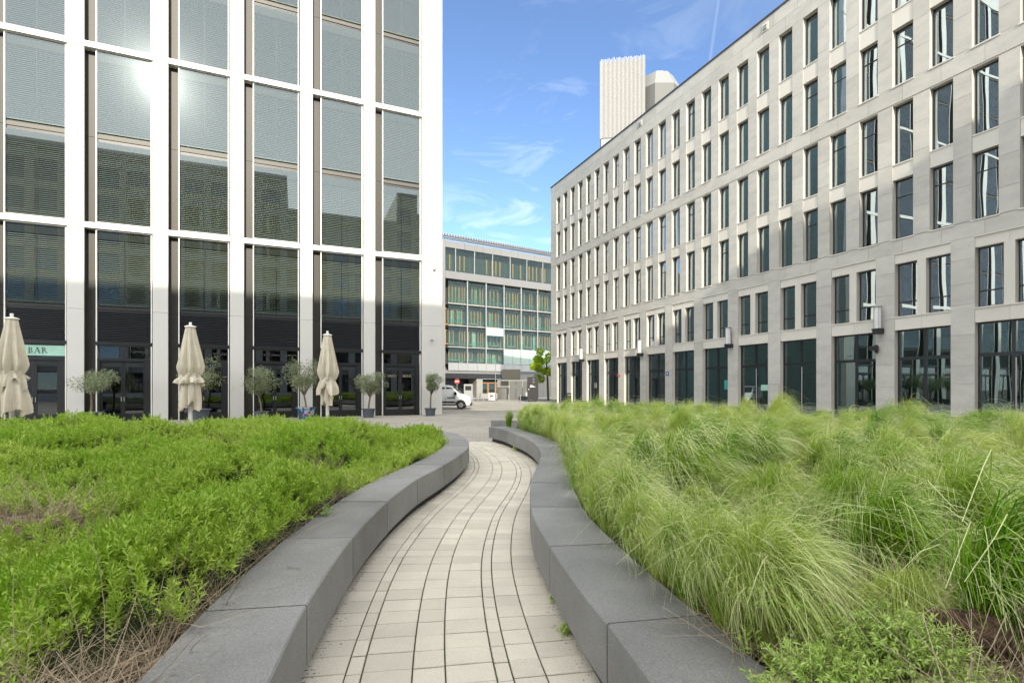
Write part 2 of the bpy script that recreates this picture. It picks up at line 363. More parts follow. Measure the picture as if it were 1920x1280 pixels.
def planter(name, P, Nn, s_seam, label, flip):
    root = empty(name, (P[0][0], P[0][1], 0)); tag(root, label, 'planter', 'curved stone edged planting beds beside the path')
    ox, oy = P[0]
    seams = [s_seam + 1.25 * k for k in range(-20, 60)]; smax = len(P) * .04
    seams = [0] + [s for s in seams if .3 < s < smax - .3] + [smax]
    q = MB()
    for a, b in zip(seams[:-1], seams[1:]):
        i0, i1 = int(round(a / .04)), min(len(P) - 1, int(round(b / .04)))
        idx = list(np.unique(np.linspace(i0, i1, 7).astype(int)))
        off = random.uniform(-.003, .003); g = .0075; m = MB(); ch = .008
        # profile in (inward, z)
        prof = [(0, ZB), (0, ZT - ch), (ch, ZT), (WALLW, ZT), (WALLW, ZB)]
        c = P[(i0 + i1) // 2]
        rings = []
        for n_, i in enumerate(idx):
            p = P[i].copy()
            t = np.array((Nn[i][1], -Nn[i][0])) * (1 if not flip else -1)
            if n_ == 0: p = p + t * g
            if n_ == len(idx) - 1: p = p - t * g
            r = []
            for (u, z) in prof:
                r.append(len(m.v)); m.v.append((p[0] + Nn[i][0]*u - c[0], p[1] + Nn[i][1]*u - c[1], z + off))
            rings.append(r)
        K = len(prof)
        for A, B in zip(rings[:-1], rings[1:]):
            for j in range(K):
                j2 = (j + 1) % K
                f = (A[j], B[j], B[j2], A[j2]); m.f.append(f if flip else f[::-1]); m.m.append(0)
        m.f.append(tuple(rings[0]) if flip else tuple(rings[0][::-1])); m.f.append(tuple(rings[-1][::-1]) if flip else tuple(rings[-1])); m.m += [0, 0]
        me = m.mesh('kerb_block', M['kerb']); bpy_fix(me)
        ob('kerb_block', me, root, (c[0]-ox, c[1]-oy, 0))
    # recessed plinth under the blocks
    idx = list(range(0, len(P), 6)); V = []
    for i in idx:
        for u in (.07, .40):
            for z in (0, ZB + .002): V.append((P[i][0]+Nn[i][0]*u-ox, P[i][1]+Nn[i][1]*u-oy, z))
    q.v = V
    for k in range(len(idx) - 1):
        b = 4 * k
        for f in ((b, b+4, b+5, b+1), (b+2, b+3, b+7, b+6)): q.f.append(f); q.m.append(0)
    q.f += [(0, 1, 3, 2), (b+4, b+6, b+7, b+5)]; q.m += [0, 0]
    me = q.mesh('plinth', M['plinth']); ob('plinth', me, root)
    return root
import bmesh
def bpy_fix(me):
    bm = bmesh.new(); bm.from_mesh(me); bmesh.ops.recalc_face_normals(bm, faces=bm.faces); bm.to_mesh(me); bm.free()
def s_at(P, y): return int(np.argmin(abs(P[:, 1] - y) + (np.arange(len(P)) > len(P) * .8) * 9)) * .04
planter('curved_planter', PL, NL, s_at(PL, 2.72), 'dark stone edged bed left of the path, filled with bright leafy herbs', False)
rootR = planter('curved_planter', PR, NR, s_at(PR, 2.505), 'dark stone edged bed right of the path, filled with feather grass', True)
# the far edge of the right bed, a straight run of the same blocks
farR = [(-.66, 18.6), (1.0, 18.2), (3.0, 17.3), (5.2, 15.2), (7.0, 12.6), (9.0, 11.0), (12, 11.4), (16, 12.0)]
PF = smoothpts(catmull(farR)); NF = -normals(PF)
def inner(P, Nn, u=WALLW): return P + Nn * u
# more blocks, same thing
fb = 0
for a in np.arange(0, len(PF) * .04 - 1.3, 1.25):
    i0 = int(a / .04); i1 = i0 + 31; m = MB(); n_ = 5; idx = np.linspace(i0, i1, n_).astype(int)
    pts = [tuple(PF[i]) for i in idx] + [tuple(PF[i] + NF[i] * .42) for i in idx[::-1]]
    c = PF[(i0+i1)//2]
    m.prism([(p[0]-c[0], p[1]-c[1]) for p in pts], ZB, ZT); me = m.mesh('kerb_block', M['kerb']); bpy_fix(me)
    ob('kerb_block', me, rootR, (c[0]-rootR.location.x, c[1]-rootR.location.y, 0))

# polygons of soil
polyL = np.r_[inner(PL, NL), [(-18, 9.8), (-18, -3.2)]]
nearF = inner(PF, NF, .45)
polyR = np.r_[inner(PR, NR)[:-18], [(.25, 17.9)], nearF[30:], [(16, -3.2)]]
def in_poly(X, Y, P):
    ins = np.zeros(X.shape, bool); j = len(P) - 1
    for i in range(len(P)):
        xi, yi = P[i]; xj, yj = P[j]
        if yi != yj: ins ^= ((yi > Y) != (yj > Y)) & (X < (xj - xi) * (Y - yi) / (yj - yi) + xi)
        j = i
    return ins
def dist_line(X, Y, P):
    P = P[::5]; d = np.full(X.shape, 1e9)
    for k in range(0, len(P)):
        d = np.minimum(d, (X - P[k, 0])**2 + (Y - P[k, 1])**2)
    return np.sqrt(d)
def vnoise(X, Y, s, seed=0):
    """smooth value noise 0..1"""
    r = np.random.default_rng(seed).random((64, 64)); x, y = X * s + 100, Y * s + 100
    i, j = np.floor(x).astype(int), np.floor(y).astype(int); f, g = x - i, y - j; f = f*f*(3-2*f); g = g*g*(3-2*g)
    i0, j0, i1, j1 = i % 64, j % 64, (i+1) % 64, (j+1) % 64
    return (r[i0, j0]*(1-f)+r[i1, j0]*f)*(1-g) + (r[i0, j1]*(1-f)+r[i1, j1]*f)*g
def hL(X, Y):
    d = dist_line(X, Y, inner(PL, NL)); e = np.clip((d + .12) / .40, 0, 1); e = np.sqrt(e)
    n = .6*vnoise(X, Y, 1.0, 1) + .28*vnoise(X, Y, 2.4, 2) + .12*vnoise(X, Y, 6, 3)
    n = np.clip((n - .22) * 1.75, 0, 1.1)
    return .36 + e * (.05 + .52 * n)
def dryness(X, Y):
    v = np.zeros_like(X)
    for (cx, cy, r, s_) in ((-3.9, 4.1, .55, 1.0), (-4.7, 4.5, .5, .9), (-1.50, 1.95, .50, 1.3), (-2.05, 1.75, .34, 1.0), (-1.66, 2.6, .22, .8), (-5.0, 9.0, .6, .6), (-2.9, 7.2, .35, .8), (-2.0, 3.0, .18, .5), (-2.7, 2.0, .25, .7)):
        v = np.maximum(v, s_ * np.exp(-((X-cx)**2 + (Y-cy)**2) / (r*r)))
    return v
def heightmesh(name, P, hf, m, x0, x1, y0, y1, st):
    xs, ys = np.arange(x0, x1, st), np.arange(y0, y1, st); X, Y = np.meshgrid(xs, ys); ins = in_poly(X, Y, P); Z = hf(X, Y)
    V = np.c_[X.ravel(), Y.ravel(), Z.ravel()]; ny, nx = X.shape
    I = np.arange(nx*ny).reshape(ny, nx); k = ins[:-1, :-1] & ins[1:, 1:] & ins[:-1, 1:] & ins[1:, :-1]
    Q = np.c_[I[:-1, :-1][k], I[:-1, 1:][k], I[1:, 1:][k], I[1:, :-1][k]]
    u = np.unique(Q); mp_ = np.full(len(V), -1); mp_[u] = np.arange(len(u))
    return npmesh(name, V[u], mp_[Q], m, True)
soil = MB()
def soilmesh(P, z):
    m = MB(); m.poly([(p[0], p[1], z) for p in P]); return m.mesh('soil', M['soil'])
tag(ob('soil', soilmesh(polyL, .34)), kind='stuff'); tag(ob('soil', soilmesh(polyR, .34)), kind='stuff')
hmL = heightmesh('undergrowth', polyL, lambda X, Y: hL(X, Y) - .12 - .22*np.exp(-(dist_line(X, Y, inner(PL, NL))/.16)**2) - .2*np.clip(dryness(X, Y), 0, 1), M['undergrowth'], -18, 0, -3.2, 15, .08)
tag(ob('undergrowth', hmL), kind='stuff')

# ------------------------------------------------------------------ the paved path
NC = 900
ys = np.linspace(-3.0, 15.2, NC)
def x_of(P, y):
    k = int(np.argmax(P[:, 1])); return np.interp(y, P[:k+1, 1], P[:k+1, 0])
xl = np.where(ys < 13.2, x_of(PL, np.minimum(ys, 13.2)), 0); xr = x_of(PR, ys)
wmid = (xl + xr) / 2
ext = ys > 10.6
wmid[ext] = xr[ext] - (xr[~ext][-1] - wmid[~ext][-1])
C = smoothpts(np.c_[wmid, ys], 41); Sc = np.r_[0, np.cumsum(np.linalg.norm(np.diff(C, axis=0), axis=1))]; NCn = -normals(C)   # towards +x
def cpt(s, u):
    x = np.interp(s, Sc, C[:, 0]); y = np.interp(s, Sc, C[:, 1]); nx = np.interp(s, Sc, NCn[:, 0]); ny = np.interp(s, Sc, NCn[:, 1]); return x + nx*u, y + ny*u
pathroot = None
strip = MB(); hw = 1.14
for k in range(0, NC - 1, 6):
    a, b = Sc[k], Sc[min(k+6, NC-1)]
    p = [(*cpt(a, -hw), .003), (*cpt(a, hw), .003), (*cpt(b, hw), .003), (*cpt(b, -hw), .003)]; strip.poly(p)
path = tag(ob('path', strip.mesh('path', M['joint'])), kind='structure')
lanes = [(-1.13, -.855), (-.85, -.572), (-.567, -.482), (-.477, -.205), (-.2, -.022), (-.017, .255), (.26, .345), (.35, .528), (.533, .81), (.815, 1.10)]
row = .19; plist = []
for (u0, u1) in lanes:
    ph = random.uniform(-.012, .012)
    for k in range(int(Sc[-1] / row)):
        s0 = k * row + ph + random.uniform(-.0015, .0015); s1 = s0 + row - .005; g = .0
        q = [cpt(s0 + .002, u0 + .002), cpt(s0 + .002, u1 - .002), cpt(s1, u1 - .002), cpt(s1, u0 + .002)]
        cx, cy = sum(p[0] for p in q)/4, sum(p[1] for p in q)/4
        # skip stones wholly under the bench blocks
        if cy < 13 and (cx < np.interp(cy, ys, xl) - .18 or cx > np.interp(cy, ys, xr) + .18): continue
        if cy >= 13 and cx > np.interp(cy, ys, xr) + .18: continue
        plist.append((0 if cy > 2.45 else 1, cy, q, cx))
plist.sort(key=lambda t: (t[0], t[1]))
def paver(q, cx, cy, m):
    b = len(m.v); z = .016 + random.uniform(-.0015, .0015); tl = [random.uniform(-.0008, .0008) for _ in range(4)]; c = .004
    pts = [(p[0]-cx, p[1]-cy) for p in q]; mx_, my_ = sum(p[0] for p in pts)/4, sum(p[1] for p in pts)/4
    def sh(p, d):
        dx, dy = mx_-p[0], my_-p[1]; L2 = math.hypot(dx, dy); return (p[0]+dx/L2*d, p[1]+dy/L2*d)
    m.v += [(p[0], p[1], 0.0) for p in pts] + [(p[0], p[1], z-.003+t_) for p, t_ in zip(pts, tl)] + [(*sh(p, c*1.4), z+t_) for p, t_ in zip(pts, tl)]
    for i in range(4):
        j = (i+1) % 4; m.f += [(b+i, b+j, b+4+j, b+4+i), (b+4+i, b+4+j, b+8+j, b+8+i)]
    m.f.append((b+8, b+9, b+10, b+11)); m.m += [0]*9
for i, (_, cy_, q, cx_) in enumerate(plist[:298]):
    m = MB(); paver(q, cx_, cy_, m); ob('paver', m.mesh('paver', M['paver']), path, (cx_, cy_, .0))
m = MB()
for (_, cy_, q, cx_) in plist[298:]: paver(q, 0, 0, m)
tag(ob('paver', m.mesh('paver', M['paver']), path, (0, 0, 0)), kind='stuff')

# ------------------------------------------------------------------ white office block on the left
LB = empty('white_office_block', (-4.28, 31.1, 0), math.atan2(.3897, .9209))
tag(LB, 'tall white panelled block on the left with large reflecting windows and dark louvres', 'building')
P = Pieces(LB)
per = 3.39; w0 = 1.254
pil = [(0.0, 1.254)] + [(1.254 + 2.742 + per*k - .0, 1.254 + 3.39 + per*k) for k in range(12)]   # (right edge t, left edge t); 3.996..4.644 etc
bays = [(pil[i][1], pil[i+1][0]) for i in range(len(pil)-1)]
zs = [0, 5.4, 9.30, 9.57, 13.8, 17.95, 18.22, 22.5, 26.65, 27.4]
for (t0, t1) in pil:
    for za, zb in ((0, 5.4), (5.4, 9.3), (9.57, 13.8), (13.8, 17.95), (18.22, 22.5), (22.5, 26.63), (26.9, 31.2), (31.2, 35.28), (35.55, 39.8), (39.8, 43.9)):
        P.add('cladding_panel', M['white'], -t1, -t0, 0, .5, za + .006, zb - .006)
    P.add('reveal_lining', M['lining'], -t0 + .002, -t0 + .012, .03, .5, .0, 9.28) if t0 > 0 else None
    if t0 > 0:
        P.add('reveal_lining', M['lining'], -t0 + .002, -t0 + .012, .03, .5, 9.6, 17.9); P.add('reveal_lining', M['lining'], -t0 + .002, -t0 + .012, .03, .5, 18.25, 26.6); P.add('reveal_lining', M['lining'], -t0 + .002, -t0 + .012, .03, .5, 26.92, 43.9)
for zb, zt in ((9.30, 9.57), (17.95, 18.22), (26.65, 26.88), (35.30, 35.53), (43.95, 45.2)):
    t0 = 0.0
    for k in range(len(pil)):
        t1 = pil[k][1] - .12 if k else 1.14
        P.add('beam_panel', M['white'], -t1, -t0 - .006, -.035, .5, zb, zt); t0 = t1
# taupe strips beside the windows
for (a, b) in bays:
    for za, zb in ((.0, 5.4), (5.4, 9.25), (9.6, 13.8), (13.8, 17.9), (18.25, 22.5), (22.5, 26.6), (26.9, 35.2), (35.6, 43.9)):
        mm = M['taupe']
        P.add('side_panel', mm, -b + .014, -b + .40, .34, .40, za + .008, zb - .008)
P.done()
core = MB(); tl_ = pil[-1][1]
core.box(-tl_, 0, 5.5, 22, 0, 45.0)                           # rear rooms and back of the block
for z in (4.0, 9.3, 13.68, 17.95, 22.2, 26.6, 31.0, 35.3, 39.6, 43.9): core.box(-tl_, -.02, .52, 5.5, z - .12, z + .12)
core.box(-.5, -.003, .503, 5.5, 0, 45.0); core.box(-tl_, -tl_ + .4, .503, 5.5, 0, 45.0)
ob('inner_wall', core.mesh('inner_wall', M['room']), LB)
bk = MB()
for (a, b) in pil[1:]: bk.box(-b + .02, -a - .02, .503, .6, 0, 43.9)
ob('pillar_core', bk.mesh('pillar_core', M['lining']), LB)

FW = 2.265; FR = .045; Y0 = .10
def frame_rect(mb, x0, x1, z0, z1, w_, y0, y1, mi=0):
    mb.box(x0, x0 + w_, y0, y1, z0, z1, mi); mb.box(x1 - w_, x1, y0, y1, z0, z1, mi)
    mb.box(x0 + w_, x1 - w_, y0, y1, z1 - w_, z1, mi); mb.box(x0 + w_, x1 - w_, y0, y1, z0, z0 + w_, mi)
# one storey pair: outline, two panes, spandrel, blinds
def blind_mesh(wd, z0, z1, pitch=.095, ang=38, dp=.085):
    m = MB(); z = z0; c, s_ = math.cos(R(ang))*dp/2, math.sin(R(ang))*dp/2
    while z < z1:
        for xa, xb in ((0, wd*.485), (wd*.495, wd)):
            m.poly([(xa, -c, z - s_), (xb, -c, z - s_), (xb, c, z + s_), (xa, c, z + s_)])
        z += pitch
    m.box(0, wd*.485, -.03, .03, z0 - .08, z0 - .05); m.box(wd*.495, wd, -.03, .03, z0 - .08, z0 - .05)
    return m.mesh('blind', M['blind'])
H2 = 8.38
fm = MB(); frame_rect(fm, 0, FW, 0, H2, FR, Y0, .40); fm.box(FR, FW - FR, Y0 + .1, .30, 3.95, 4.12, 1); fm.box(FR, FW - FR, Y0 + .06, .30, 4.125, 4.30, 2); fm.box(FR, FW - FR, Y0 + .12, .30, 4.305, 4.38, 1)
fm.box(FW/2 - .03, FW/2 + .03, Y0 + .14, .30, FR, 3.95, 3); fm.box(FW/2 - .03, FW/2 + .03, Y0 + .14, .30, 4.38, H2 - FR, 3)
fm.box(FR, FW - FR, .12, .14, 0.045, .075, 0)
frame_mesh = fm.mesh('window', [M['whitet'], M['black'], M['beige'], M['taupe']])
pane_mesh = MB().box(FR, FW - FR, -.008, .008, 0, 3.90).mesh('pane', M['glassL'])
case_mesh = MB().box(FR + .01, FW - FR - .01, 0, .15, 0, .40).mesh('blind_case', M['taupe'])
bl_full = blind_mesh(FW - .14, 0, 3.35); bl_top = blind_mesh(FW - .14, .0, 3.4)
for bi, (a, b) in enumerate(bays):
    x0 = -b + .42
    for zb in (9.585, 18.24, 26.9, 35.55):
        wn = ob('window', frame_mesh, LB, (x0, 0, zb))
        for k, z in ((0, .045), (1, 4.40)):
            ob('pane', pane_mesh, wn, (0, Y0 + .02, z))
            ob('blind_case', case_mesh, wn, (0, .20, z + 3.48))
            tag(ob('blind', bl_full, wn, (.07, .24, z + .12)), kind='stuff')
# lower storeys: window with louvre, then the shopfront
lm = MB(); lm.box(0, FR, Y0, .40, 0, 5.42); lm.box(FW - FR, FW, Y0, .40, 0, 5.42); lm.box(FR, FW - FR, Y0, .40, 5.42 - FR, 5.42)
lm.box(FR, FW - FR, Y0 + .05, .34, 1.47, 1.60, 1); lm.box(FR, FW - FR, Y0 + .03, .34, 1.60, 1.68, 2); lm.box(FW/2 - .03, FW/2 + .03, Y0 + .14, .30, 1.68, 5.37, 2)
lw_mesh = lm.mesh('window', [M['whitet'], M['black'], M['taupe']])
lp_mesh = MB().box(FR, FW - FR, -.008, .008, 0, 3.66).mesh('pane', M['glassL'])
lv = MB(); z = 0
while z < 1.42:
    lv.poly([(0, -.05, z), (FW - 2*FR, -.05, z), (FW - 2*FR, .03, z + .055), (0, .03, z + .055)]); lv.box(0, FW - 2*FR, -.055, -.04, z - .006, z + .014); z += .083
lv.box(0, FW - 2*FR, .04, .05, -.03, 1.46)
lv_mesh = lv.mesh('louvre_slat', M['louvre'])
bl_low = blind_mesh(FW - .14, 0, 3.1)
sf = MB(); sf.box(0, FR, Y0, .40, 0, 3.70); sf.box(FW - FR, FW, Y0, .40, 0, 3.70); sf.box(-.08, FW + .04, Y0 - .04, .40, 3.71, 3.86, 1)
sf.box(FR, FW - FR, Y0, .3, 3.66, 3.705, 2); sf.box(FR, FW - FR, .14, .34, 2.93, 3.07, 1); sf.box(FR, FR + .10, .14, .34, 0, 2.93, 1); sf.box(FW - FR - .24, FW - FR, .14, .34, 0, 2.93, 1)
sf.box(FR, FW - FR, .14, .30, 0, .03, 1)
sf_mesh = sf.mesh('shopfront_frame', [M['whitet'], M['black'], M['taupe']])
tr_mesh = MB().box(FR, FW - FR, -.008, .008, 3.07, 3.66).mesh('pane', M['glassG'])
dw = (FW - 2*FR - .34) / 2
dm = MB(); frame_rect(dm, 0, dw - .006, 0, 2.88, .085, 0, .06); dm.box(.085, dw - .09, .01, .05, .085, .34)
door_mesh = dm.mesh('door', M['black'])
dp_mesh = MB().box(.085, dw - .09, -.006, .006, .34, 2.8).mesh('pane', M['glassG'])
hd_mesh = MB().tube([(0, -.05, .95), (0, -.05, 1.15)], [.014, .014], 8).box(-.012, .012, -.05, .01, .96, .98).box(-.012, .012, -.05, .01, 1.12, 1.14).mesh('handle', M['alloy'])
for bi, (a, b) in enumerate(bays):
    x0 = -b + .42
    wn = ob('window', lw_mesh, LB, (x0, 0, 3.865))
    ob('pane', lp_mesh, wn, (0, Y0 + .03, 1.70)); ob('blind_case', case_mesh, wn, (0, .20, 4.97)); tag(ob('blind', bl_low, wn, (.07, .24, 1.86)), kind='stuff')
    tag(ob('louvre', lv_mesh, wn, (FR, .2, .03)), kind='stuff')
    sfo = ob('shopfront', sf_mesh, LB, (x0, 0, 0)); ob('pane', tr_mesh, sfo, (0, .24, 0))
    for k in (0, 1):
        d = ob('door', door_mesh, LB, (x0 + FR + .10 + k*dw, .20, .03)); ob('pane', dp_mesh, d, (0, .03, 0)); ob('handle', hd_mesh, d, (dw - .06 if k == 0 else .05, 0, 0))
# floor of the shops and a few pale interior screens seen through the doors
fl = MB(); fl.box(-tl_, -.5, .5, 5.5, -.02, .012); ob('shop_floor', fl.mesh('shop_floor', M['roomdark']), LB)
for bi, c_ in ((1, M['beige']), (0, M['beige'])):
    a, b = bays[bi]; s = MB().box(-b + 1.2, -a - .35, 1.4, 1.46, .1, 2.9); ob('interior_screen', s.mesh('interior_screen', c_), LB)
# mint sign with BAR in serif capitals
def serif_text(mb, word, h, y, x, z, mi=0, gap=.16):
    """small serif capitals from strokes; returns width"""
    t = h * .17; th = h * .07
    def st(xa, xb, za, zb): mb.box(x + xa*h, x + xb*h, y - .006, y, z + za*h, z + zb*h, mi)
    def dg(p, q, w_):
        (xa, za), (xb, zb) = p, q
        mb.poly([(x+(xa-w_/2)*h, y-.006, z+za*h), (x+(xa+w_/2)*h, y-.006, z+za*h), (x+(xb+w_/2)*h, y-.006, z+zb*h), (x+(xb-w_/2)*h, y-.006, z+zb*h)], mi)
    def arc(cx, cz, rx, rz, a0, a1, w_=.15, n_=10):
        for k in range(n_):
            A, B = R(a0+(a1-a0)*k/n_), R(a0+(a1-a0)*(k+1)/n_)
            def wdt(a): return .05 + (w_-.05)*abs(math.cos(a))
            mb.poly([(x+(cx+rx*math.cos(A))*h, y-.006, z+(cz+rz*math.sin(A))*h), (x+(cx+(rx-wdt(A))*math.cos(A))*h, y-.006, z+(cz+(rz-.07)*math.sin(A))*h),
                     (x+(cx+(rx-wdt(B))*math.cos(B))*h, y-.006, z+(cz+(rz-.07)*math.sin(B))*h), (x+(cx+rx*math.cos(B))*h, y-.006, z+(cz+rz*math.sin(B))*h)], mi)
    for ch in word:
        wd = .7
        if ch in 'BR':
            st(0, .3, 0, .05); st(0, .3, .95, 1); st(.08, .23, 0, 1); arc(.3, .76, .26, .24, -90, 90)
            if ch == 'B': arc(.3, .27, .32, .27, -90, 90); wd = .66
            else: dg((.78, 0), (.36, .52), .16); st(.68, .86, 0, .05); wd = .85
        elif ch == 'A':
            dg((.06, 0), (.40, 1), .07); dg((.74, 0), (.42, 1), .17); st(.2, .6, .3, .36); st(-.04, .2, 0, .05); st(.6, .88, 0, .05); wd = .84
        elif ch == 'O': arc(.4, .5, .4, .5, 0, 360, .16, 20); wd = .8
        elif ch == 'K': st(0, .3, 0, .05); st(0, .3, .95, 1); st(.08, .23, 0, 1); dg((.75, 0), (.34, .58), .16); dg((.24, .42), (.68, 1), .07); wd = .82
        elif ch == 'U': st(0, .3, .95, 1); st(.08, .23, .3, 1); st(.66, .72, .3, 1); st(.55, .82, .95, 1); arc(.4, .32, .32, .32, 180, 360); wd = .8
        elif ch == 'S': arc(.27, .76, .26, .24, 40, 270, .12); arc(.27, .26, .28, .26, -140, 90, .14); wd = .55
        elif ch == 'H': st(0, .3, 0, .05); st(0, .3, .95, 1); st(.08, .23, 0, 1); st(.23, .6, .48, .54); st(.58, .73, 0, 1); st(.5, .8, 0, .05); st(.5, .8, .95, 1); wd = .8
        elif ch == 'E': st(0, .6, 0, .06); st(0, .6, .94, 1); st(.08, .23, 0, 1); st(.23, .45, .47, .53); st(.55, .6, 0, .2); st(.55, .6, .8, 1); wd = .62
        elif ch == ' ': wd = .55
        x += (wd + gap) * h
    return x
a, b = bays[5]; x0 = -b + .42
bs = tag(ob('bar_sign', MB().box(-1.08, 1.08, -.03, .0, -.24, .24).mesh('bar_sign', M['mint'])), 'mint green fascia strip lettered BAR above the door behind the leftmost parasol', 'sign')
bs.rotation_euler[2] = LB.rotation_euler[2]; Mx = Matrix.Translation(LB.location) @ Matrix.Rotation(LB.rotation_euler[2], 4, 'Z')
bs.location = Mx @ Vector((x0 + FW/2, .16, 3.38))
m = MB(); serif_text(m, 'BAR', .27, -.032, -.28, -.135); ob('lettering', m.mesh('lettering', M['ink']), bs)
m = MB(); a, b = bays[0]; xx = -b + .42
e_ = serif_text(m, 'OKUS', .135, .195, xx + .32, 2.28, gap=.22); serif_text(m, 'HERR', .135, .195, xx + 1.22, 2.28, gap=.2)
ob('door_lettering', m.mesh('door_lettering', M['gold']), LB)
cc = tag(ob('security_camera', MB().box(-.03, .03, -.16, 0, -.03, .03).tube([(0, -.12, -.02), (-.16, -.2, -.05)], [.05, .05], 10).mesh('security_camera', M['steel'])), 'small grey security camera on the white corner pillar above the olive tree', 'camera')
cc.location = Mx @ Vector((-.62, 0, 4.55)); cc.rotation_euler[2] = LB.rotation_euler[2]
cc2 = tag(ob('wall_sensor', MB().lathe([(.001, -.16), (.07, -.15), (.09, -.08), (.09, 0)], 12).mesh('wall_sensor', M['steel'])), 'small round dome fitting high up on the white corner pillar', 'dome light')
cc2.location = Mx @ Vector((-.5, -.06, 8.9)); cc2.rotation_euler[2] = LB.rotation_euler[2]

# ------------------------------------------------------------------ grey stone office block on the right
RB = empty('stone_office_block', (4.41, 57.5, 0), math.atan2(-.9211, .3894))
tag(RB, 'long grey limestone office block on the right with rows of tall narrow windows', 'building')
P = Pieces(RB); HP = 1.5685; NU = 16; J = NU * 2
def wx(j): return 1.31 + HP * j
SL = 1.41 + 3.137 * NU + .6
g = .005
SY = .035
rows = [(8.75, 11.60), (12.36, 15.20), (16.10, 18.85), (19.80, 22.60)]
# pier stones
for j in range(-1, J):
    xa = wx(j) + .90 if j >= 0 else 0.0; xb = wx(j + 1) if j < J - 1 else SL
    for (z0, z1, n_) in ((8.75, 15.2, 5), (16.1, 22.6, 5)):
        st = (z1 - z0) / n_; o_ = (j * .37) % 1 * st * .0
        cuts = [z0] + [z0 + st * k + ((j * 7) % 3 - 1) * .25 for k in range(1, n_)] + [z1]
        for za, zb in zip(cuts[:-1], cuts[1:]): P.add('stone_panel', M['stone'], xa, xb - .0, 0, SY, za + g, zb - g)
# continuous bands
for (z0, z1) in ((8.06, 8.69), (15.26, 16.1 - .0), (22.6, 23.45), (23.45, 24.25)):
    x = 0.0
    for j in range(J + 1):
        x2 = min(wx(j) + .45 + (.78 if z0 > 23 else 0), SL)
        P.add('stone_panel', M['stone'], x + g, x2 - g, 0, SY, z0 + g, z1 - g); x = x2
# between windows of a pair: smooth inset panels ; sills
for j in range(J):
    x = wx(j)
    for (z0, z1) in ((11.60, 12.30), (18.85, 19.74)): P.add('spandrel_panel', M['stonel'], x + .006, x + .894, .035, .10, z0, z1)
    for z in (12.30, 19.74): P.add('sill', M['stonel'], x + .004, x + .896, .0, .30, z, z + .055)
    for z in (8.69, 15.20 + .0): 
        P.add('sill', M['stonel'], x - .05, x + .95, -.035, .30, z + (.0 if z < 9 else .84), z + .058 + (.0 if z < 9 else .84))
# tall ground and first floor zone
for u in range(-1, NU):
    xa = 1.41 + 3.137*u + 2.28 if u >= 0 else 0.0; xb = 1.41 + 3.137*(u+1) if u < NU - 1 else SL
    cuts = [.38, 1.55 + (u % 3) * .12, 2.75 - (u % 2) * .2, 3.9, 4.95 + (u % 2) * .25, 6.1, 7.15, 8.06]
    P.add('plinth_stone', M['stonep'], xa, xb, -.006, SY, 0, .38 - g)
    for za, zb in zip(cuts[:-1], cuts[1:]): P.add('stone_panel', M['stone'], xa, xb, 0, SY, za + g, zb - g)
for u in range(NU):
    x = 1.41 + 3.137*u
    for k in (0, 1):
        xa = x + k * 1.14 + .004; xb = x + (k + 1) * 1.14 - .004
        P.add('lintel_panel', M['stonel'], xa, xb, .03, .10, 4.39, 4.97); P.add('lintel_panel', M['stonel'], xa, xb, .03, .10, 7.56, 8.00)
        P.add('drip_ledge', M['stonel'], xa, xb, -.03, .10, 8.003, 8.055)
        P.add('sill', M['stonel'], xa, xb, -.012, .30, 4.973, 5.03)
    P.add('window_post', M['stonel'], x + .95, x + 1.31, .03, .10, 5.03, 7.56)
P.done()
# structural grid behind the stones (it shows as the pale reveals of the openings)
wl = MB(); WY0, WY1 = SY + .004, .42
for j in range(-1, J):
    xa = wx(j) + .90 if j >= 0 else 0.0; xb = wx(j + 1) if j < J - 1 else SL
    wl.box(xa, xb, WY0, WY1, 8.06, 22.6)
for j in range(J):
    x = wx(j)
    for z0, z1 in ((8.06, 8.70), (11.6, 12.31), (15.2, 16.1), (18.85, 19.75)): wl.box(x, x + .9, .10 if 11 < z0 < 12 or 18 < z0 < 19 else WY0, WY1, z0, z1)
wl.box(0, SL, WY0, WY1, 22.6, 24.2)
for u in range(-1, NU):
    xa = 1.41 + 3.137*u + 2.28 if u >= 0 else 0.0; xb = 1.41 + 3.137*(u+1) if u < NU - 1 else SL
    wl.box(xa, xb, WY0, WY1, 0, 8.06)
for u in range(NU):
    x = 1.41 + 3.137*u
    wl.box(x, x + 2.28, .10, WY1, 4.39, 4.98); wl.box(x, x + 2.28, .10, WY1, 7.56, 8.06); wl.box(x + .95, x + 1.31, .10, WY1, 4.98, 7.56)
ob('wall', wl.mesh('wall', M['stonel']), RB)
inn = MB()
for z in (4.7, 8.4, 12.0, 15.7, 19.4, 23.0): inn.box(.3, SL, WY1 + .002, 6.5, z - .25, z + .12)
inn.box(.0, SL, 6.5, 16, 0, 24.0); inn.box(0, .3, WY1 + .002, 6.5, 0, 24.0); inn.box(SL - .3, SL, WY1 + .002, 6.5, 0, 24.0); inn.box(0, SL, WY1 + .002, 16, 24.0, 24.2)
ob('inner_wall', inn.mesh('inner_wall', M['room']), RB)
ob('roof_edge', MB().box(-.06, SL + .06, -.05, 16, 24.255, 24.36).mesh('roof_edge', M['rooff']), RB)
for s_ in (16.3, 28.6):      # small square vents under the roof edge
    ob('roof_vent', MB().box(s_ - .22, s_ + .22, -.03, .01, 23.5, 24.0, 0).box(s_ - .13, s_ + .13, -.09, -.03, 23.6, 23.85, 1).mesh('roof_vent', [M['stonel'], M['steel']]), RB)

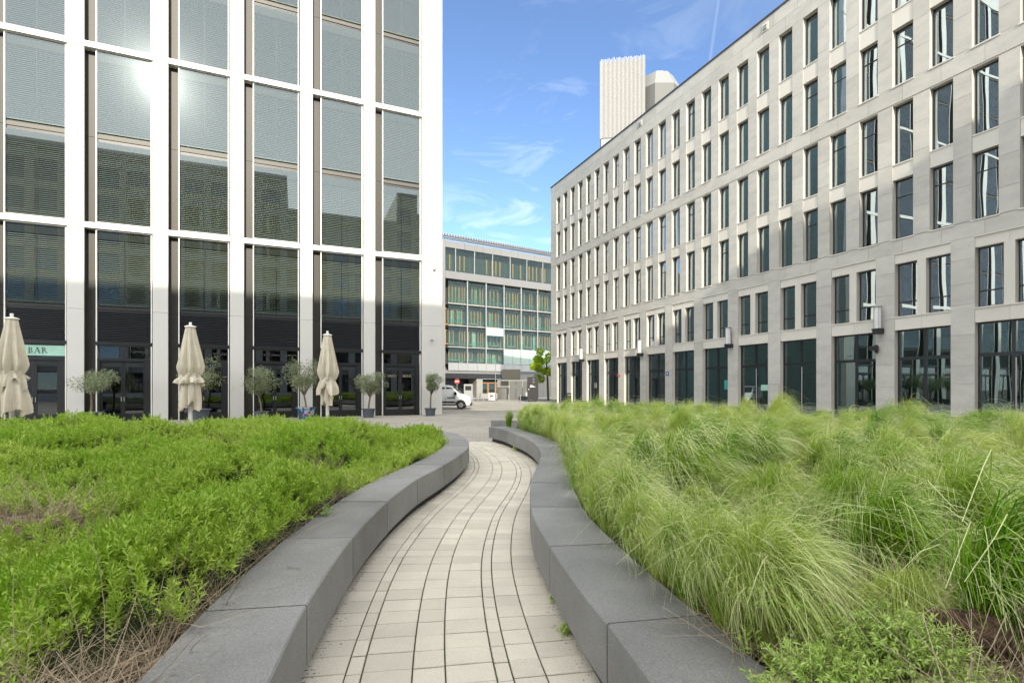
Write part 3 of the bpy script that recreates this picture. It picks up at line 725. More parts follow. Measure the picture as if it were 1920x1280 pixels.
def winmeshes(wd, ht, variant):
    f = MB(); frame_rect(f, 0, wd, 0, ht, .05, 0, .08)
    if variant == 1: f.box(.05, wd - .05, .01, .06, ht * .70, ht * .70 + .05)
    if variant == 2: f.box(.05, wd - .05, .01, .06, ht * .26, ht * .26 + .06)
    return f.mesh('window', M['frame']), MB().box(.05, wd - .05, -.006, .006, .05, ht - .05).mesh('pane', M['glassR'])
WM = {}
def win(x, z, wd, ht, variant, blind):
    k = (round(wd, 2), round(ht, 2), variant)
    if k not in WM: WM[k] = winmeshes(wd, ht, variant)
    o = ob('window', WM[k][0], RB, (x, .27, z)); p_ = ob('pane', WM[k][1], o, (0, .035, 0)); p_.rotation_euler = (R(random.uniform(-.35, .35)), 0, R(random.uniform(-.5, .5)))
    if blind:
        mm, fr = blind; kb = ('b', round(wd, 2), round(ht*fr, 2), mm.name)
        if kb not in WM: WM[kb] = MB().box(.06, wd - .06, 0, .01, 0, ht * fr).mesh('roller_blind', mm)
        ob('roller_blind', WM[kb], o, (0, .12, ht - ht * fr - .05))
for j in range(J):
    for ri, (z0, z1) in enumerate(rows):
        rr = random.random(); bl = None
        if rr < .34: bl = (M['teal'], random.choice([.95, .6, .35]))
        elif rr < .46: bl = (M['greyblind'], random.choice([.95, .5]))
        win(wx(j) + .01, z0 + .06, .88, z1 - z0 - .07, 1 if random.random() < .25 else 0, bl)
for u in range(NU):
    x = 1.41 + 3.137*u
    for k, (xa, wd) in enumerate(((x + .01, .93), (x + 1.32, .95))):
        bl = None
        if u < 5: bl = (M['greyblind'], .95)
        elif random.random() < .25: bl = (M['teal'], .6)
        win(xa, 5.035, wd, 2.515, 2, bl)
# shopfronts
sfm = MB(); frame_rect(sfm, 0, 2.26, 0, 4.38, .06, 0, .10); sfm.box(1.10, 1.22, .0, .10, .06, 4.32); sfm.box(.06, 1.10, .01, .09, 2.95, 3.10); sfm.box(1.22, 2.20, .01, .09, 2.95, 3.10)
sfmesh = sfm.mesh('shop_window', M['frame'])
pa = MB().box(.06, 1.10, -.006, .006, .06, 2.95).mesh('pane', M['glassR0']); pb = MB().box(1.22, 2.20, -.006, .006, .06, 2.95).mesh('pane', M['glassR0'])
pc = MB().box(.06, 1.10, -.006, .006, 3.10, 4.32).mesh('pane', M['glassR0']); pd = MB().box(1.22, 2.20, -.006, .006, 3.10, 4.32).mesh('pane', M['glassR0'])
barm = MB().tube([(0, 0, .25), (0, 0, 2.85)], [.022, .022], 8).box(-.01, .01, 0, .07, .5, .53).box(-.01, .01, 0, .07, 2.5, 2.53).mesh('door_handle', M['alloy'])
for u in range(NU):
    x = 1.41 + 3.137*u; o = ob('shop_window', sfmesh, RB, (x + .01, .24, 0))
    for q in (pa, pb, pc, pd):
        p_ = ob('pane', q, o, (0, .05, 0)); p_.rotation_euler[2] = R(random.uniform(-.25, .25))
    if u in (8, 9, 12): ob('door_handle', barm, o, (1.27, -.07, 0))
for u in (1, 2, 3, 5, 7, 8):
    x = 1.41 + 3.137*u; ob('interior_screen', MB().box(x + .2, x + 2.1, 2.2, 2.26, .1, 3.6).mesh('interior_screen', M['teal'] if u < 4 else M['roomdark']), RB)
MR = Matrix.Translation(RB.location) @ Matrix.Rotation(RB.rotation_euler[2], 4, 'Z')
def on_R(name, me, x, y, z, label, cat, group=None):
    o = tag(ob(name, me), label, cat, group); o.location = MR @ Vector((x, y, z)); o.rotation_euler[2] = RB.rotation_euler[2]; return o
# posters in the shop windows
for (x, z, wd, hh, mm, lb) in ((25.3, 1.85, .42, .62, M['tealpaper'], 'teal and white poster inside the ground floor glass of the right block'),
                               (28.3, 1.65, .5, .36, M['mint'], 'pale mint notice on the glass beside the door with a long handle'),
                               (7.68 + 1.2, 1.9, .4, .5, M['paper'], 'white notice on the far green glass door of the right block')):
    on_R('notice', MB().box(-wd/2, wd/2, -.004, .004, -hh/2, hh/2).mesh('notice', mm), x, .272, z, lb, 'notice')
on_R('street_number_plate', MB().box(-.17, .17, -.02, 0, -.15, .15, 0).box(-.06, .06, -.023, -.0205, -.06, .06, 1).mesh('plate', [M['signblue'], M['paper']]), 19.65, -.002, 2.75, 'small blue street number plate on a stone pier of the right block', 'sign')
on_R('service_hatch', MB().box(-.33, .33, -.006, 0, -.5, .5, 0).box(-.345, .345, -.003, 0, -.515, .515, 1).mesh('service_hatch', [M['stone'], M['frame']]), 29.22, -.003, 1.35, 'flat square hatch cover low on a stone pier of the right block', 'hatch')
on_R('fire_sign', MB().box(-.015, .015, -.3, 0, -.08, .08, 0).mesh('fire_sign', M['red']), 13.4, -.002, 2.75, 'small red sign sticking out from a pier of the right block', 'sign')
ft = MB().box(-.02, .02, -.2, 0, -.2, .2, 0).box(-.16, .16, -.42, -.18, -.09, .13, 0).mesh('floodlight', M['frame'])
on_R('floodlight', ft, 35.15, -.002, 3.55, 'black box floodlight under the nearest wall lantern', 'floodlight')
# wall lanterns
def lantern():
    r = empty('wall_lantern', (0, 0, 0))
    b = MB(); b.box(-.10, .10, -.02, 0, -.12, .12); b.box(-.025, .025, -.34, -.02, -.03, .03); b.box(-.17, .17, -.48, -.20, -.17, .02); b.box(-.19, .19, -.50, -.18, .02, .10)
    ob('bracket', b.mesh('bracket', M['frame']), r)
    s = MB(); s.lathe([(.001, .10), (.15, .10), (.15, 1.15), (.001, 1.15)], 16, 0, -.34); ob('opal_cylinder', s.mesh('opal_cylinder', M['opal']), r)
    c = MB(); c.lathe([(.001, 1.152), (.20, 1.152), (.20, 1.18), (.001, 1.19)], 16, 0, -.34)
    for a in range(4): c.tube([(.16*math.cos(a*math.pi/2+.78), -.34+.16*math.sin(a*math.pi/2+.78), .1), (.16*math.cos(a*math.pi/2+.78), -.34+.16*math.sin(a*math.pi/2+.78), 1.16)], [.008, .008], 5)
    ob('cap', c.mesh('cap', M['steel']), r); return r
lan = lantern(); fl_ = ['nearest wall lantern, above the black floodlight on the right block', 'second nearest wall lantern on the right block, opal cylinder over dark bracket', 'third wall lantern along the right block, halfway to its far corner', 'farthest wall lantern, close to the far corner of the right block']
for i, (s_, t_) in enumerate(zip((35.35, 26.0, 16.6, 7.2), fl_)):
    if i == 0: o = lan
    else:
        o = lan.copy(); col.objects.link(o)
        for ch in list(lan.children): c = ch.copy(); col.objects.link(c); c.parent = o
    o.location = MR @ Vector((s_, -.003, 4.42)); o.rotation_euler[2] = RB.rotation_euler[2]; tag(o, t_, 'lantern', 'wall lanterns on the stone block')

# ------------------------------------------------------------------ block behind the photographer: shades the plaza, seen in the window reflections
TB = empty('stone_office_block', (21.7 + 2.7, 1.8 - 13.73, 0), math.atan2(-.3897, -.9209))
tag(TB, 'beige block closing the plaza behind the path, seen mirrored in the windows', 'building')
tw = MB(); NB = 17; BW = 3.2
x = 0
for k in range(NB):
    tp = 28.0 if k in (1, 2, 3, 4, 5) else 32.7
    tw.box(x, x + .9, 0, .5, 0, tp); zz = 0
    for z in (0, 4.4, 8.1, 11.8, 15.5, 19.2, 22.9, 26.6, 30.3):
        if z >= tp: break
        tw.box(x + .9, x + BW, 0, .5, z - .0, min(z + 1.0, tp))
    tw.box(x + .9, x + BW, 0, .5, tp - .9, tp); tw.box(x, x + BW, .5, 14, 0, tp - .2)
    x += BW
tw.box(-12.5, 0, -.3, 14, 0, 29.6)
ob('wall', tw.mesh('wall', mat('plain render', (.50, .49, .455), .8, .05, .4)), TB)
wp = MB().box(0, 2.3, -.01, .01, 0, 2.7).mesh('pane', M['glassG']); wf = MB(); frame_rect(wf, 0, 2.3, 0, 2.7, .07, 0, .1); wfm = wf.mesh('window', M['frame'])
for k in range(NB):
    for z in (1.0, 5.4, 9.1, 12.8, 16.5, 20.2, 23.9, 27.6):
        if k in (1, 2, 3, 4, 5) and z > 23: continue
        o = ob('window', wfm, TB, (k*BW + .9, .15, z)); ob('pane', wp, o, (0, .05, 0))

# ------------------------------------------------------------------ glass fronted building at the back
GB = empty('glass_office_building', (-11.3, 85.0, 0), math.atan2(.5258, .8506))
tag(GB, 'glass fronted office building at the back with timber window frames and walkways', 'building')
MG = Matrix.Translation(GB.location) @ Matrix.Rotation(GB.rotation_euler[2], 4, 'Z')
P0, PP, NBG = .55, 3.65, 8
W_ = P0 + PP * NBG
c = MB(); c.box(-1.2, 0, -.3, 12, 0, 26.2); c.box(0, W_, 1.9, 12, 4.1, 20.0); c.box(0, W_, 2.6, 12, 20, 26)
c.box(0, W_, -.35, 2.5, 20.05, 21.3); c.box(0, W_, 1.0, 11, 25.55, 26.75); c.box(0, W_, -.1, 1.2, 4.15, 4.6)
ob('wall', c.mesh('wall', M['offwhite']), GB)
P = Pieces(GB)
for k in range(NBG):
    x = P0 + PP * k
    P.add('parapet_panel', M['offwhite'], x + .02, x + PP - .02, .9, .98, 25.6, 26.7)
    for h in (0, 1): P.add('balcony_panel', M['steel'], x + .02 + h*PP/2, x + PP/2 - .02 + h*PP/2, -.30, -.26, 4.65, 5.85)
    if k: P.add('post', M['steel'], x - .09, x + .09, -.20, .0, 4.6, 20.0)
    P.add('top_post', M['steel'], x - 1.85, x - 1.72, .75, .9, 21.3, 25.5) if k else None
    for zf in (5.9, 8.65, 12.3, 16.0): P.add('walkway', M['steel'], x + .1, x + PP - .1, -.02, 1.8, zf - .12, zf + .05)
P.done()
flr = {'D': (5.95, 8.50), 'C': (8.7, 12.1), 'B': (12.35, 15.8), 'A': (16.05, 19.9)}
def wood(x, z0, z1, y, n_, wd):
    f = MB(); w_ = wd / n_
    for q in range(n_ + 1): f.box(q*w_ - .08, q*w_ + .08, 0, .1, 0, z1 - z0)
    f.box(.05, wd - .05, .01, .09, 0, .18); f.box(.05, wd - .05, .01, .09, z1 - z0 - .14, z1 - z0)
    o = ob('timber_window', f.mesh('timber_window', M['timber']), GB, (x, y, z0)); ob('pane', MB().box(.05, wd - .05, .04, .05, .1, z1 - z0 - .1).mesh('pane', M['glassB']), o)
dark = MB(); lite = MB()
for ri, (kf, (z0, z1)) in enumerate(flr.items()):
    for k in range(NBG):
        x = P0 + PP * k; r = random.Random(ri * 31 + k)
        if (kf == 'D' and k in (3, 4, 5)): 
            for h in (0, 1): ob('green_panel', MB().box(x + .1 + h*1.75, x + 1.80 + h*1.75, -.12, -.06, z0, z1 + .1).mesh('green_panel', M['mintpanel']), GB)
            continue
        if kf == 'C' and k == 2: ob('green_panel', MB().box(x + .1, x + PP - .1, -.12, -.06, z1 - 1.2, z1 + .2).mesh('green_panel', M['mintpanel']), GB)
        lo, hi = z0 + .15, z1 - .45; seg = r.choice([(.25, 2, 1.5), (.9, 3, 1.9), (1.7, 2, 1.6)])
        dark.box(x + .1, x + PP - .1, 1.80, 1.895, z0, z1 - .1)
        for q in range(2):
            (lambda a_: lite.box(x + .2 + a_, x + .8 + a_, 1.70, 1.75, lo, hi))(r.random()*2.5) if r.random() < .25 else None
        wood(x + seg[0], lo + (.3 if r.random() < .5 else 0), hi, 1.45, seg[1], seg[2])
        wood(x + (2.9 if seg[0] < 1 else .2), lo, hi, 1.45, 1, .55)
        ob('screen_glass', MB().box(x + .12, x + PP - .12, -.05, -.03, z0 + .1, z1 - .15).mesh('pane', M['glassB']), GB)
        ob('rail_glass', MB().box(x + .12, x + PP - .12, .12, .14, z0 + .06, z0 + .95).mesh('rail_glass', M['glassB']), GB)
for k in range(7):
    x = P0 + PP * k - 1.7; dark.box(max(0, x), x + PP - .15, 2.45, 2.595, 21.3, 25.5)
    for q in random.Random(k).sample(range(4), 3 if k % 2 else 2): ob('timber_window', MB().box(0, .2, 0, .08, 0, 2.6).mesh('timber_window', M['timber']), GB, (x + .5 + q * .85, 2.30, 22.2)) if x > 0 or q > 1 else None
    ob('screen_glass', MB().box(max(0.05, x) + .1, x + PP - .1, .80, .83, 21.35, 25.4).mesh('pane', M['glassB']), GB)
ob('dark_room', dark.mesh('dark_room', M['roomdark']), GB); ob('curtain', lite.mesh('curtain', M['mintpanel']), GB)
# a further block, out of sight behind the white one; the far shop windows mirror it
KB = empty('stone_office_block', (-48, 66, 0), .1); tag(KB, 'plain grey block behind the white one, seen mirrored in far shop windows', 'building')
kb_ = MB(); kb_.box(0, 34, .3, 12, 0, 24)
for k in range(11):
    kb_.box(k*3.1, k*3.1 + 1.2, 0, .3, 0, 24)
for z in (3.4, 7, 10.6, 14.2, 17.8, 21.4): kb_.box(0, 34, -.01, .3, z, z + 1.2)
ob('wall', kb_.mesh('wall', mat('grey render', (.26, .30, .29), .8)), KB)
# rooftop lattice
rf = MB()
for k in range(60): rf.box(-.6 + k*.5, -.48 + k*.5, .4, 2.4, 27.35, 27.8)
rf.box(-.8, W_, .8, .9, 27.2, 27.3); rf.box(-.8, W_, 1.9, 2.0, 27.2, 27.3)
for k in range(9): rf.box(k*PP - .04, k*PP + .04, 1.0, 1.1, 26.7, 27.3)
tag(ob('roof_lattice', rf.mesh('roof_lattice', M['steel']), GB), kind='stuff')
# ground floor of that building: dark gateway, kiosk door, stone wall
gf = MB(); gf.box(0, 13.0, -.2, 1.5, 3.3, 4.12, 1); gf.box(0, 6.0, 3, 3.3, 0, 3.4, 1); gf.box(0, 6.0, 0, 3.3, 3.25, 3.3, 1); gf.box(-.3, 0, -.1, 4, 0, 4.12, 0); gf.box(6.0, 7.2, -.1, 5, 0, 3.3, 0); gf.box(12.2, 13.0, -.1, 5, 0, 3.3, 0); gf.box(7.2, 12.2, 2.4, 2.6, 0, 3.3, 1)
gf.box(13.0, 22.5, -.25, 2, 0, 4.12, 0); gf.box(23.5, W_, 2, 3, 0, 4.12, 1); gf.box(6.0, 12.9, -1.6, -1.3, 0, .75, 0)
ob('ground_wall', gf.mesh('ground_wall', [M['concrete'], M['black']]), GB)
for k in (0, 1, 2):
    x = 7.3 + k*1.55; o = ob('timber_door', MB().box(0, .16, 0, .15, 0, 2.7).box(1.35, 1.5, 0, .15, 0, 2.7).box(.16, 1.35, 0, .15, 2.5, 2.7).box(.16, 1.35, 0, .15, 0, .3).mesh('timber_door', bpy.data.materials.get('door timber') or mat('door timber', (.36, .17, .06), .6)), GB, (x, .9, .0)); ob('pane', MB().box(.16, 1.35, .06, .08, .3, 2.5).mesh('pane', M['glassB']), o)
for k in range(12):
    ob('wall_slab', MB().box(13.05 + k*.78, 13.8 + k*.78, -.31, -.252, .1, 2.9).mesh('wall_slab', M['concrete']), GB)

# ------------------------------------------------------------------ towers far behind
def tower():
    T = empty('high_rise_tower', (65.5, 300, 0), math.atan2(-.18, .98)); tag(T, 'tall white tower with ribbed crown rising above the stone block roof', 'tower')
    Hh = 196; wdt = 25.0
    b = MB(); b.box(-wdt/2, wdt/2, 0, 26, 0, Hh - 1); ob('shaft', b.mesh('shaft', mat('tower white', (.25, .25, .245), .5, .02, .1)), T)
    r = MB()
    for k in range(34): 
        x = -wdt/2 + k * wdt/33; r.box(x - .16, x + .16, -.8, 0, Hh - 46, Hh + random.uniform(0, 1.2))
    for k in range(30): r.box(-wdt/2 - .8, -wdt/2, k*.87, k*.87 + .3, Hh - 46, Hh + .5)
    tag(ob('crown_rib', r.mesh('crown_rib', mat('rib ivory', (.37, .37, .36))), T), kind='stuff')
    p = MB()
    for k in range(12):
        z = Hh - 58 - k * 8; p.box(-wdt/2 - .15, wdt/2 + .15, -.3, -.01, z, z + 3.6)
    p.box(-wdt/2 - .12, wdt/2 + .12, -.35, -.02, Hh - 53.5, Hh - 47)
    ob('window_band', p.mesh('window_band', mat('pale window band', (.20, .22, .235), .25, .02, .2)), T)
    q = MB()
    for k in range(9): x = -wdt/2 + k*wdt/8; q.box(x - .12, x + .12, -.6, -.36, 40, Hh - 47)
    ob('mullion', q.mesh('mullion', bpy.data.materials['rib ivory']), T)
    U = empty('high_rise_tower', (89, 310, 0), 0); tag(U, 'grey octagonal tower with pale cap behind the white tower', 'tower')
    a, w_ = 13.5, 5.5; oc = [(-w_, -a), (w_, -a), (a, -w_), (a, w_), (w_, a), (-w_, a), (-a, w_), (-a, -w_)]
    ob('shaft', MB().prism(oc, 0, 180).mesh('shaft', mat('tower grey', (.09, .095, .09), .6, .03, .1)), U)
    oc2 = [(x*.62, y*.62) for x, y in oc]; m = MB(); b0 = len(m.v); m.v += [(x, y, 180.0) for x, y in oc] + [(x, y, 190) for x, y in oc2]
    for i in range(8): j = (i+1) % 8; m.f.append((i, j, 8+j, 8+i)); m.m.append(0)
    m.f.append(tuple(range(8, 16))); m.m.append(0)
    m.prism([(x*.35, y*.35) for x, y in oc], 190, 192.5); ob('cap', m.mesh('cap', mat('cap grey', (.2, .21, .21), .5)), U)
    s = MB()
    for k in range(12): s.box(a + .02, a + .4, -w_ + k, -w_ + k + .3, 0, 178)
    s.box(-a - 3, -a - .02, -8, 8, 0, 165); ob('side_fin', s.mesh('side_fin', M['offwhite']), U)
tower()

# ------------------------------------------------------------------ van
def make_van():
    V = empty('delivery_van', (-5.52, 40.0, 0)); tag(V, 'white delivery van parked beyond the white block, its bonnet showing', 'van')
    prof = [(-2.2, .36), (-2.2, 1.0), (-2.15, 1.72), (-1.95, 1.83), (.35, 1.86), (.72, 1.78), (1.42, 1.18), (1.95, 1.03), (2.14, .86), (2.2, .55), (2.14, .30), (-2.1, .28)]
    def hw_(x, z): 
        w_ = .90 - max(0, z - 1.05) * .17
        if x > 1.2: w_ -= (x - 1.2)**2 * .16
        return w_
    m = MB(); k = len(prof)
    for (x, z) in prof: m.v.append((x, -hw_(x, z), z))
    for (x, z) in prof: m.v.append((x, hw_(x, z), z))
    m.f.append(tuple(range(k))); m.f.append(tuple(range(2*k-1, k-1, -1))); m.m += [0, 0]
    for i in range(k): j = (i+1) % k; m.f.append((i, k+i, k+j, j)); m.m.append(0)
    me = m.mesh('body', M['paint']); bpy_fix(me)
    bo = ob('body', me, V); bv = bo.modifiers.new('bevel', 'BEVEL'); bv.width = .06; bv.segments = 3; smooth(bo)
    def side(pts, off, m_, nm):
        q = MB()
        for s_ in (-1, 1):
            P_ = [(x, s_*(hw_(x, z) + off), z) for x, z in pts]; q.poly(P_ if s_ < 0 else P_[::-1])
            P2 = [(x, s_*(hw_(x, z) + off - .02), z) for x, z in pts]
            for i in range(len(pts)): j = (i+1) % len(pts); q.poly([P_[i], P_[j], P2[j], P2[i]])
        return ob(nm, q.mesh(nm, m_), V)
    side([(.30, 1.16), (1.30, 1.16), (.72, 1.66), (.30, 1.70)], .004, M['glassC'] and mat('dark glass', (.02, .03, .03), .05, 0), 'side_window')
    dg = bpy.data.materials['dark glass']
    side([(-.55, 1.18), (.20, 1.16), (.20, 1.70), (-.55, 1.70)], .004, dg, 'side_window')
    side([(-1.5, .50), (1.05, .50), (1.05, .60), (-1.5, .60)], .012, M['black'], 'side_moulding')
    side([(-1.9, .28), (1.05, .28), (1.05, .36), (-1.9, .36)], .006, M['black'], 'sill_strip')
    side([(.40, .86), (1.0, .86), (1.0, .93), (.40, .93)], .005, M['ink'], 'lettering_strip')
    side([(.26, .40), (.275, .40), (.275, 1.75), (.26, 1.75)], .003, M['ink'], 'door_gap')
    ws = MB().poly([(.76, -.74, 1.76), (1.40, -.84, 1.21), (1.40, .84, 1.21), (.76, .74, 1.76)]); ws.v = [(x + .012, y, z + .012) for x, y, z in ws.v]; ob('windscreen', ws.mesh('windscreen', dg), V)
    for s_ in (-1, 1):
        ob('headlight', MB().poly([(1.72, s_*.86, 1.06), (2.10, s_*.72, .90), (2.17, s_*.72, .76), (1.85, s_*.86, .86)]).mesh('headlight', M['alloy']), V)
        ob('mirror', MB().box(.95, 1.15, s_*1.02-.09, s_*1.02+.09, 1.12, 1.34).mesh('mirror', M['black']), V)
    ob('bumper', MB().box(1.95, 2.23, -.70, .70, .26, .50).mesh('bumper', M['black']), V)
    for x in (-1.45, 1.45):
        for s_ in (-1, 1):
            q = MB(); seg = 28
            for i in range(seg):
                a, b = 2*math.pi*i/seg, 2*math.pi*(i+1)/seg; r0, r1 = .20, .325
                for (ra, rb, ya, yb) in ((r1, r1, -.11, .11), (r1, r0, -.11, -.11), (r0, r1, .11, .11)):
                    q.poly([(ra*math.cos(a), ya, ra*math.sin(a)), (ra*math.cos(b), ya, ra*math.sin(b)), (rb*math.cos(b), yb, rb*math.sin(b)), (rb*math.cos(a), yb, rb*math.sin(a))])
            wl_ = ob('wheel', q.mesh('tyre', M['tyre']), V, (x, s_*.80, .325))
            r = MB(); r.lathe([(.001, 0), (.06, 0.0), (.2, .03)], 20); r.v = [(a, -.08 if s_ < 0 else .08, b) for a, b, c_ in [(v[0], v[1], v[2]) for v in r.v]]
            r.m = [0]*len(r.f)
            ob('rim', r.mesh('rim', M['alloy']), wl_)
            ar = MB()
            for i in range(16):
                a, b = math.pi*i/16, math.pi*(i+1)/16; R0, R1 = .33, .41; yy = s_ * .905
                ar.poly([(x+R0*math.cos(a), yy, .325+R0*math.sin(a)), (x+R0*math.cos(b), yy, .325+R0*math.sin(b)), (x+R1*math.cos(b), yy, .325+R1*math.sin(b)), (x+R1*math.cos(a), yy, .325+R1*math.sin(a))])
            ob('wheel_arch', ar.mesh('wheel_arch', M['black']), V)
    V.location.x = -5.40
make_van()

# ------------------------------------------------------------------ small things at the back of the plaza
def at(px, Y): return ((px - 960) / F * Y, Y, 0)
tt = empty('sign_pillar', at(1002, 61), R(6)); tag(tt, 'black free standing sign pillar on the sunlit paving near the stone corner', 'sign')
ob('pillar', MB().box(-1.15/2-.25, .45, -.12, .35, 0, 3.0, 0).mesh('pillar', M['black']), tt)
ob('side_face', MB().box(.455, .47, -.1, .33, .1, 2.98).mesh('side_face', M['taupe']), tt)
ob('emblem', MB().box(-.2, -.05, -.135, -.122, 2.6, 2.78).box(-.3, .05, -.135, -.122, 2.35, 2.42).box(-.18, -.06, -.135, -.122, 2.22, 2.28).mesh('emblem', M['offwhite']), tt)
ob('arrow', MB().box(-.55, -.1, -.135, -.122, 1.75, 1.9).box(-.5, -.25, -.135, -.122, 1.9, 2.0).box(-.1, .1, -.135, -.122, 1.78, 1.84).box(-.75, -.64, -.135, -.122, 1.45, 1.55).mesh('arrow', M['paper']), tt)
def bollard(x, label):
    m = MB().tube([(0, 0, 0), (0, 0, .88)], [.045, .045], 10); m.tube([(0, 0, .88), (0, 0, .92)], [.052, .03], 10)
    return m
bm_ = bollard(0, '').mesh('bollard', M['steel'])
for i, (px_, t_) in enumerate(((879, 'slim steel bollard nearest the van bonnet'), (887, 'second slim steel bollard from the van'), (896.5, 'third slim steel bollard from the van'), (906.5, 'fourth slim steel bollard from the van'), (930, 'slim steel bollard at the foot of the thin mast'), (953.6, 'slim steel bollard before the mesh enclosure, left of its middle'), (975.5, 'slim steel bollard nearest the black sign pillar'))):
    tag(ob('bollard', bm_, None, at(px_, 56.5)), t_, 'bollard', 'bollards between plaza and road')
tag(ob('mast', MB().tube([(0, 0, 0), (0, 0, 5.1)], [.05, .035], 8).mesh('mast', M['steel']), None, at(929, 62)), 'thin steel mast standing in front of the glass building', 'mast')
kb = empty('utility_cabinet', at(878, 70)); tag(kb, 'pale grey service booth with a dark window beside the gateway', 'booth')
ob('body', MB().box(-.6, .6, 0, 1, 0, 2.2).mesh('body', M['steel']), kb); ob('window', MB().box(-.42, .42, -.03, -.002, 1.35, 1.95).mesh('window', M['black']), kb)
ns = empty('no_entry_sign', at(857, 72)); tag(ns, 'round red no entry sign hanging in the dark gateway', 'sign')
dsk = MB().lathe([(.001, 0), (.38, 0), (.38, .03), (.001, .03)], 24); dsk.v = [(x, -z, y) for x, y, z in dsk.v]; o = ob('disc', dsk.mesh('disc', M['red']), ns, (0, 0, 2.6)); ob('bar', MB().box(-.26, .26, -.05, -.032, -.06, .06).mesh('bar', M['paper']), o)
ob('arm', MB().box(-.03, .03, .01, .06, 0, 2.9).mesh('arm', M['steel']), ns)
bb_ = empty('bicycle_enclosure', at(962, 66), R(3)); tag(bb_, 'grey mesh and glass bicycle enclosure with a block roof', 'shelter')
ob('block', MB().box(-1.4, 1.0, .5, 3, 2.65, 4.1).mesh('block', M['taupe']), bb_)
P = Pieces(bb_); mat_mesh = mat('grey mesh', (.13, .135, .135), .6)
for k in range(12): P.add('slat', M['taupe'], -2.0 + k*.12, -1.94 + k*.12, -.04, 0, .1, 2.6)
for k in range(3): P.add('panel', mat_mesh, -.45 + k*.85, .35 + k*.85, -.02, 0, .1, 2.6)
P.done(); ob('frame', MB().box(-2.05, 2.15, -.05, .0, 2.6, 2.68).box(-2.05, 2.15, -.05, 0, 0, .08).box(-.55, -.48, -.06, 0, .08, 2.6).box(-2.0, 2.1, 1.9, 2.0, .0, 2.6).mesh('frame', M['steel']), bb_)
ob('notice', MB().box(1.65, 2.0, -.06, -.03, .5, 1.1).mesh('notice', M['paper']), bb_)
af = empty('pavement_sign', at(922, 66)); tag(af, 'small white folding pavement sign by the timber doors', 'sign')
ob('board', MB().box(-.4, .4, -.03, .03, .05, 1.05).mesh('board', M['paper']), af); ob('print', MB().box(-.2, .2, -.04, -.031, .5, .75).mesh('print', M['red']), af)
tb = empty('litter_bin', at(1067, 52.0)); tag(tb, 'grey litter bin on the sunlit paving beside a far pier', 'bin')
ob('body', MB().lathe([(.2, .1), (.23, .12), (.23, .85), (.2, .88)], 16).mesh('body', M['taupe']), tb); ob('hood', MB().lathe([(.24, 1.0), (.24, 1.12), (.001, 1.16)], 16).box(-.2, -.16, -.02, .02, .8, 1.05).box(.16, .2, -.02, .02, .8, 1.05).mesh('hood', M['black']), tb)
dbx = empty('planter_box', at(1461, 19.2), math.atan2(-.9211, .3894)); tag(dbx, 'square black planter box standing against the stone block, half hidden by grass', 'planter box')
ob('box', MB().box(-.34, .34, -.34, .34, 0, .78).mesh('box', M['black']), dbx); ob('rim', MB().box(-.37, .37, -.37, .37, .782, .85).mesh('rim', M['frame']), dbx)

# leaf clouds -------------------------------------------------------------
def leaf_cloud(n_, centers, radii, ln, wd, seed, up=.3, m=None, name='crown', hollow=.5):
    r = np.random.default_rng(seed); C_ = np.array(centers); Rr = np.array(radii); w_ = Rr**2.2; k = r.choice(len(C_), n_, p=w_/w_.sum())
    d = r.normal(size=(n_, 3)); d /= np.linalg.norm(d, axis=1)[:, None]; rad = Rr[k] * (hollow + (1-hollow)*r.random(n_)**.6)
    p = C_[k] + d * rad[:, None] * np.array([1, 1, .9]); a = d + r.normal(size=(n_, 3))*.7; a[:, 2] += up; a /= np.linalg.norm(a, axis=1)[:, None]
    b = np.cross(a, r.normal(size=(n_, 3))); b /= np.linalg.norm(b, axis=1)[:, None]; l_ = ln*(.6+.8*r.random(n_))[:, None]; ww = wd*(.7+.6*r.random(n_))[:, None]
    V = np.stack([p, p + a*l_*.5 + b*ww*.5, p + a*l_, p + a*l_*.5 - b*ww*.5], 1).reshape(-1, 3); Q = np.arange(n_*4).reshape(-1, 4)
    return npmesh(name, V, Q, m)
def olive(seed, rc, hz, trunk, lean):
    r = random.Random(seed); t = MB(); cs, rs = [], []
    top = (lean, 0, trunk); t.tube([(0, 0, .45), (lean*.3, .02, .45+(trunk-.45)*.5), top], [.055, .045, .045], 8)
    for k in range(16):
        a = r.random()*6.28; el = r.uniform(-.15, 1.3); d = rc*r.uniform(.35, 1.1)
        e = (lean + d*math.cos(a)*math.cos(el), d*math.sin(a)*math.cos(el), hz + d*math.sin(el)*.85 - .12)
        mid = tuple((top[i]*.5 + e[i]*.5) + (.06 if i == 2 else 0) for i in range(3)); t.tube([top, mid, e], [.022, .012, .004], 5); cs.append(e); rs.append(rc*r.uniform(.22, .40)); cs.append(mid); rs.append(rc*.32)
    return t.mesh('trunk', M['bark']), leaf_cloud(4600, cs, rs, .095, .028, seed, .35, M['olive'], 'crown', .15)
def potmesh(r, h, m, name='pot', square=False):
    p = MB(); p.lathe([(.001, 0), (r*.74, 0), (r*.92, h*.88), (r*1.06, h*.89), (r*1.08, h*.98), (r*.98, h), (r*.93, h*.93), (.001, h*.93)], 28); return p.mesh(name, m)
paintpot = bpy.data.materials.new('painted pot'); paintpot.use_nodes = True
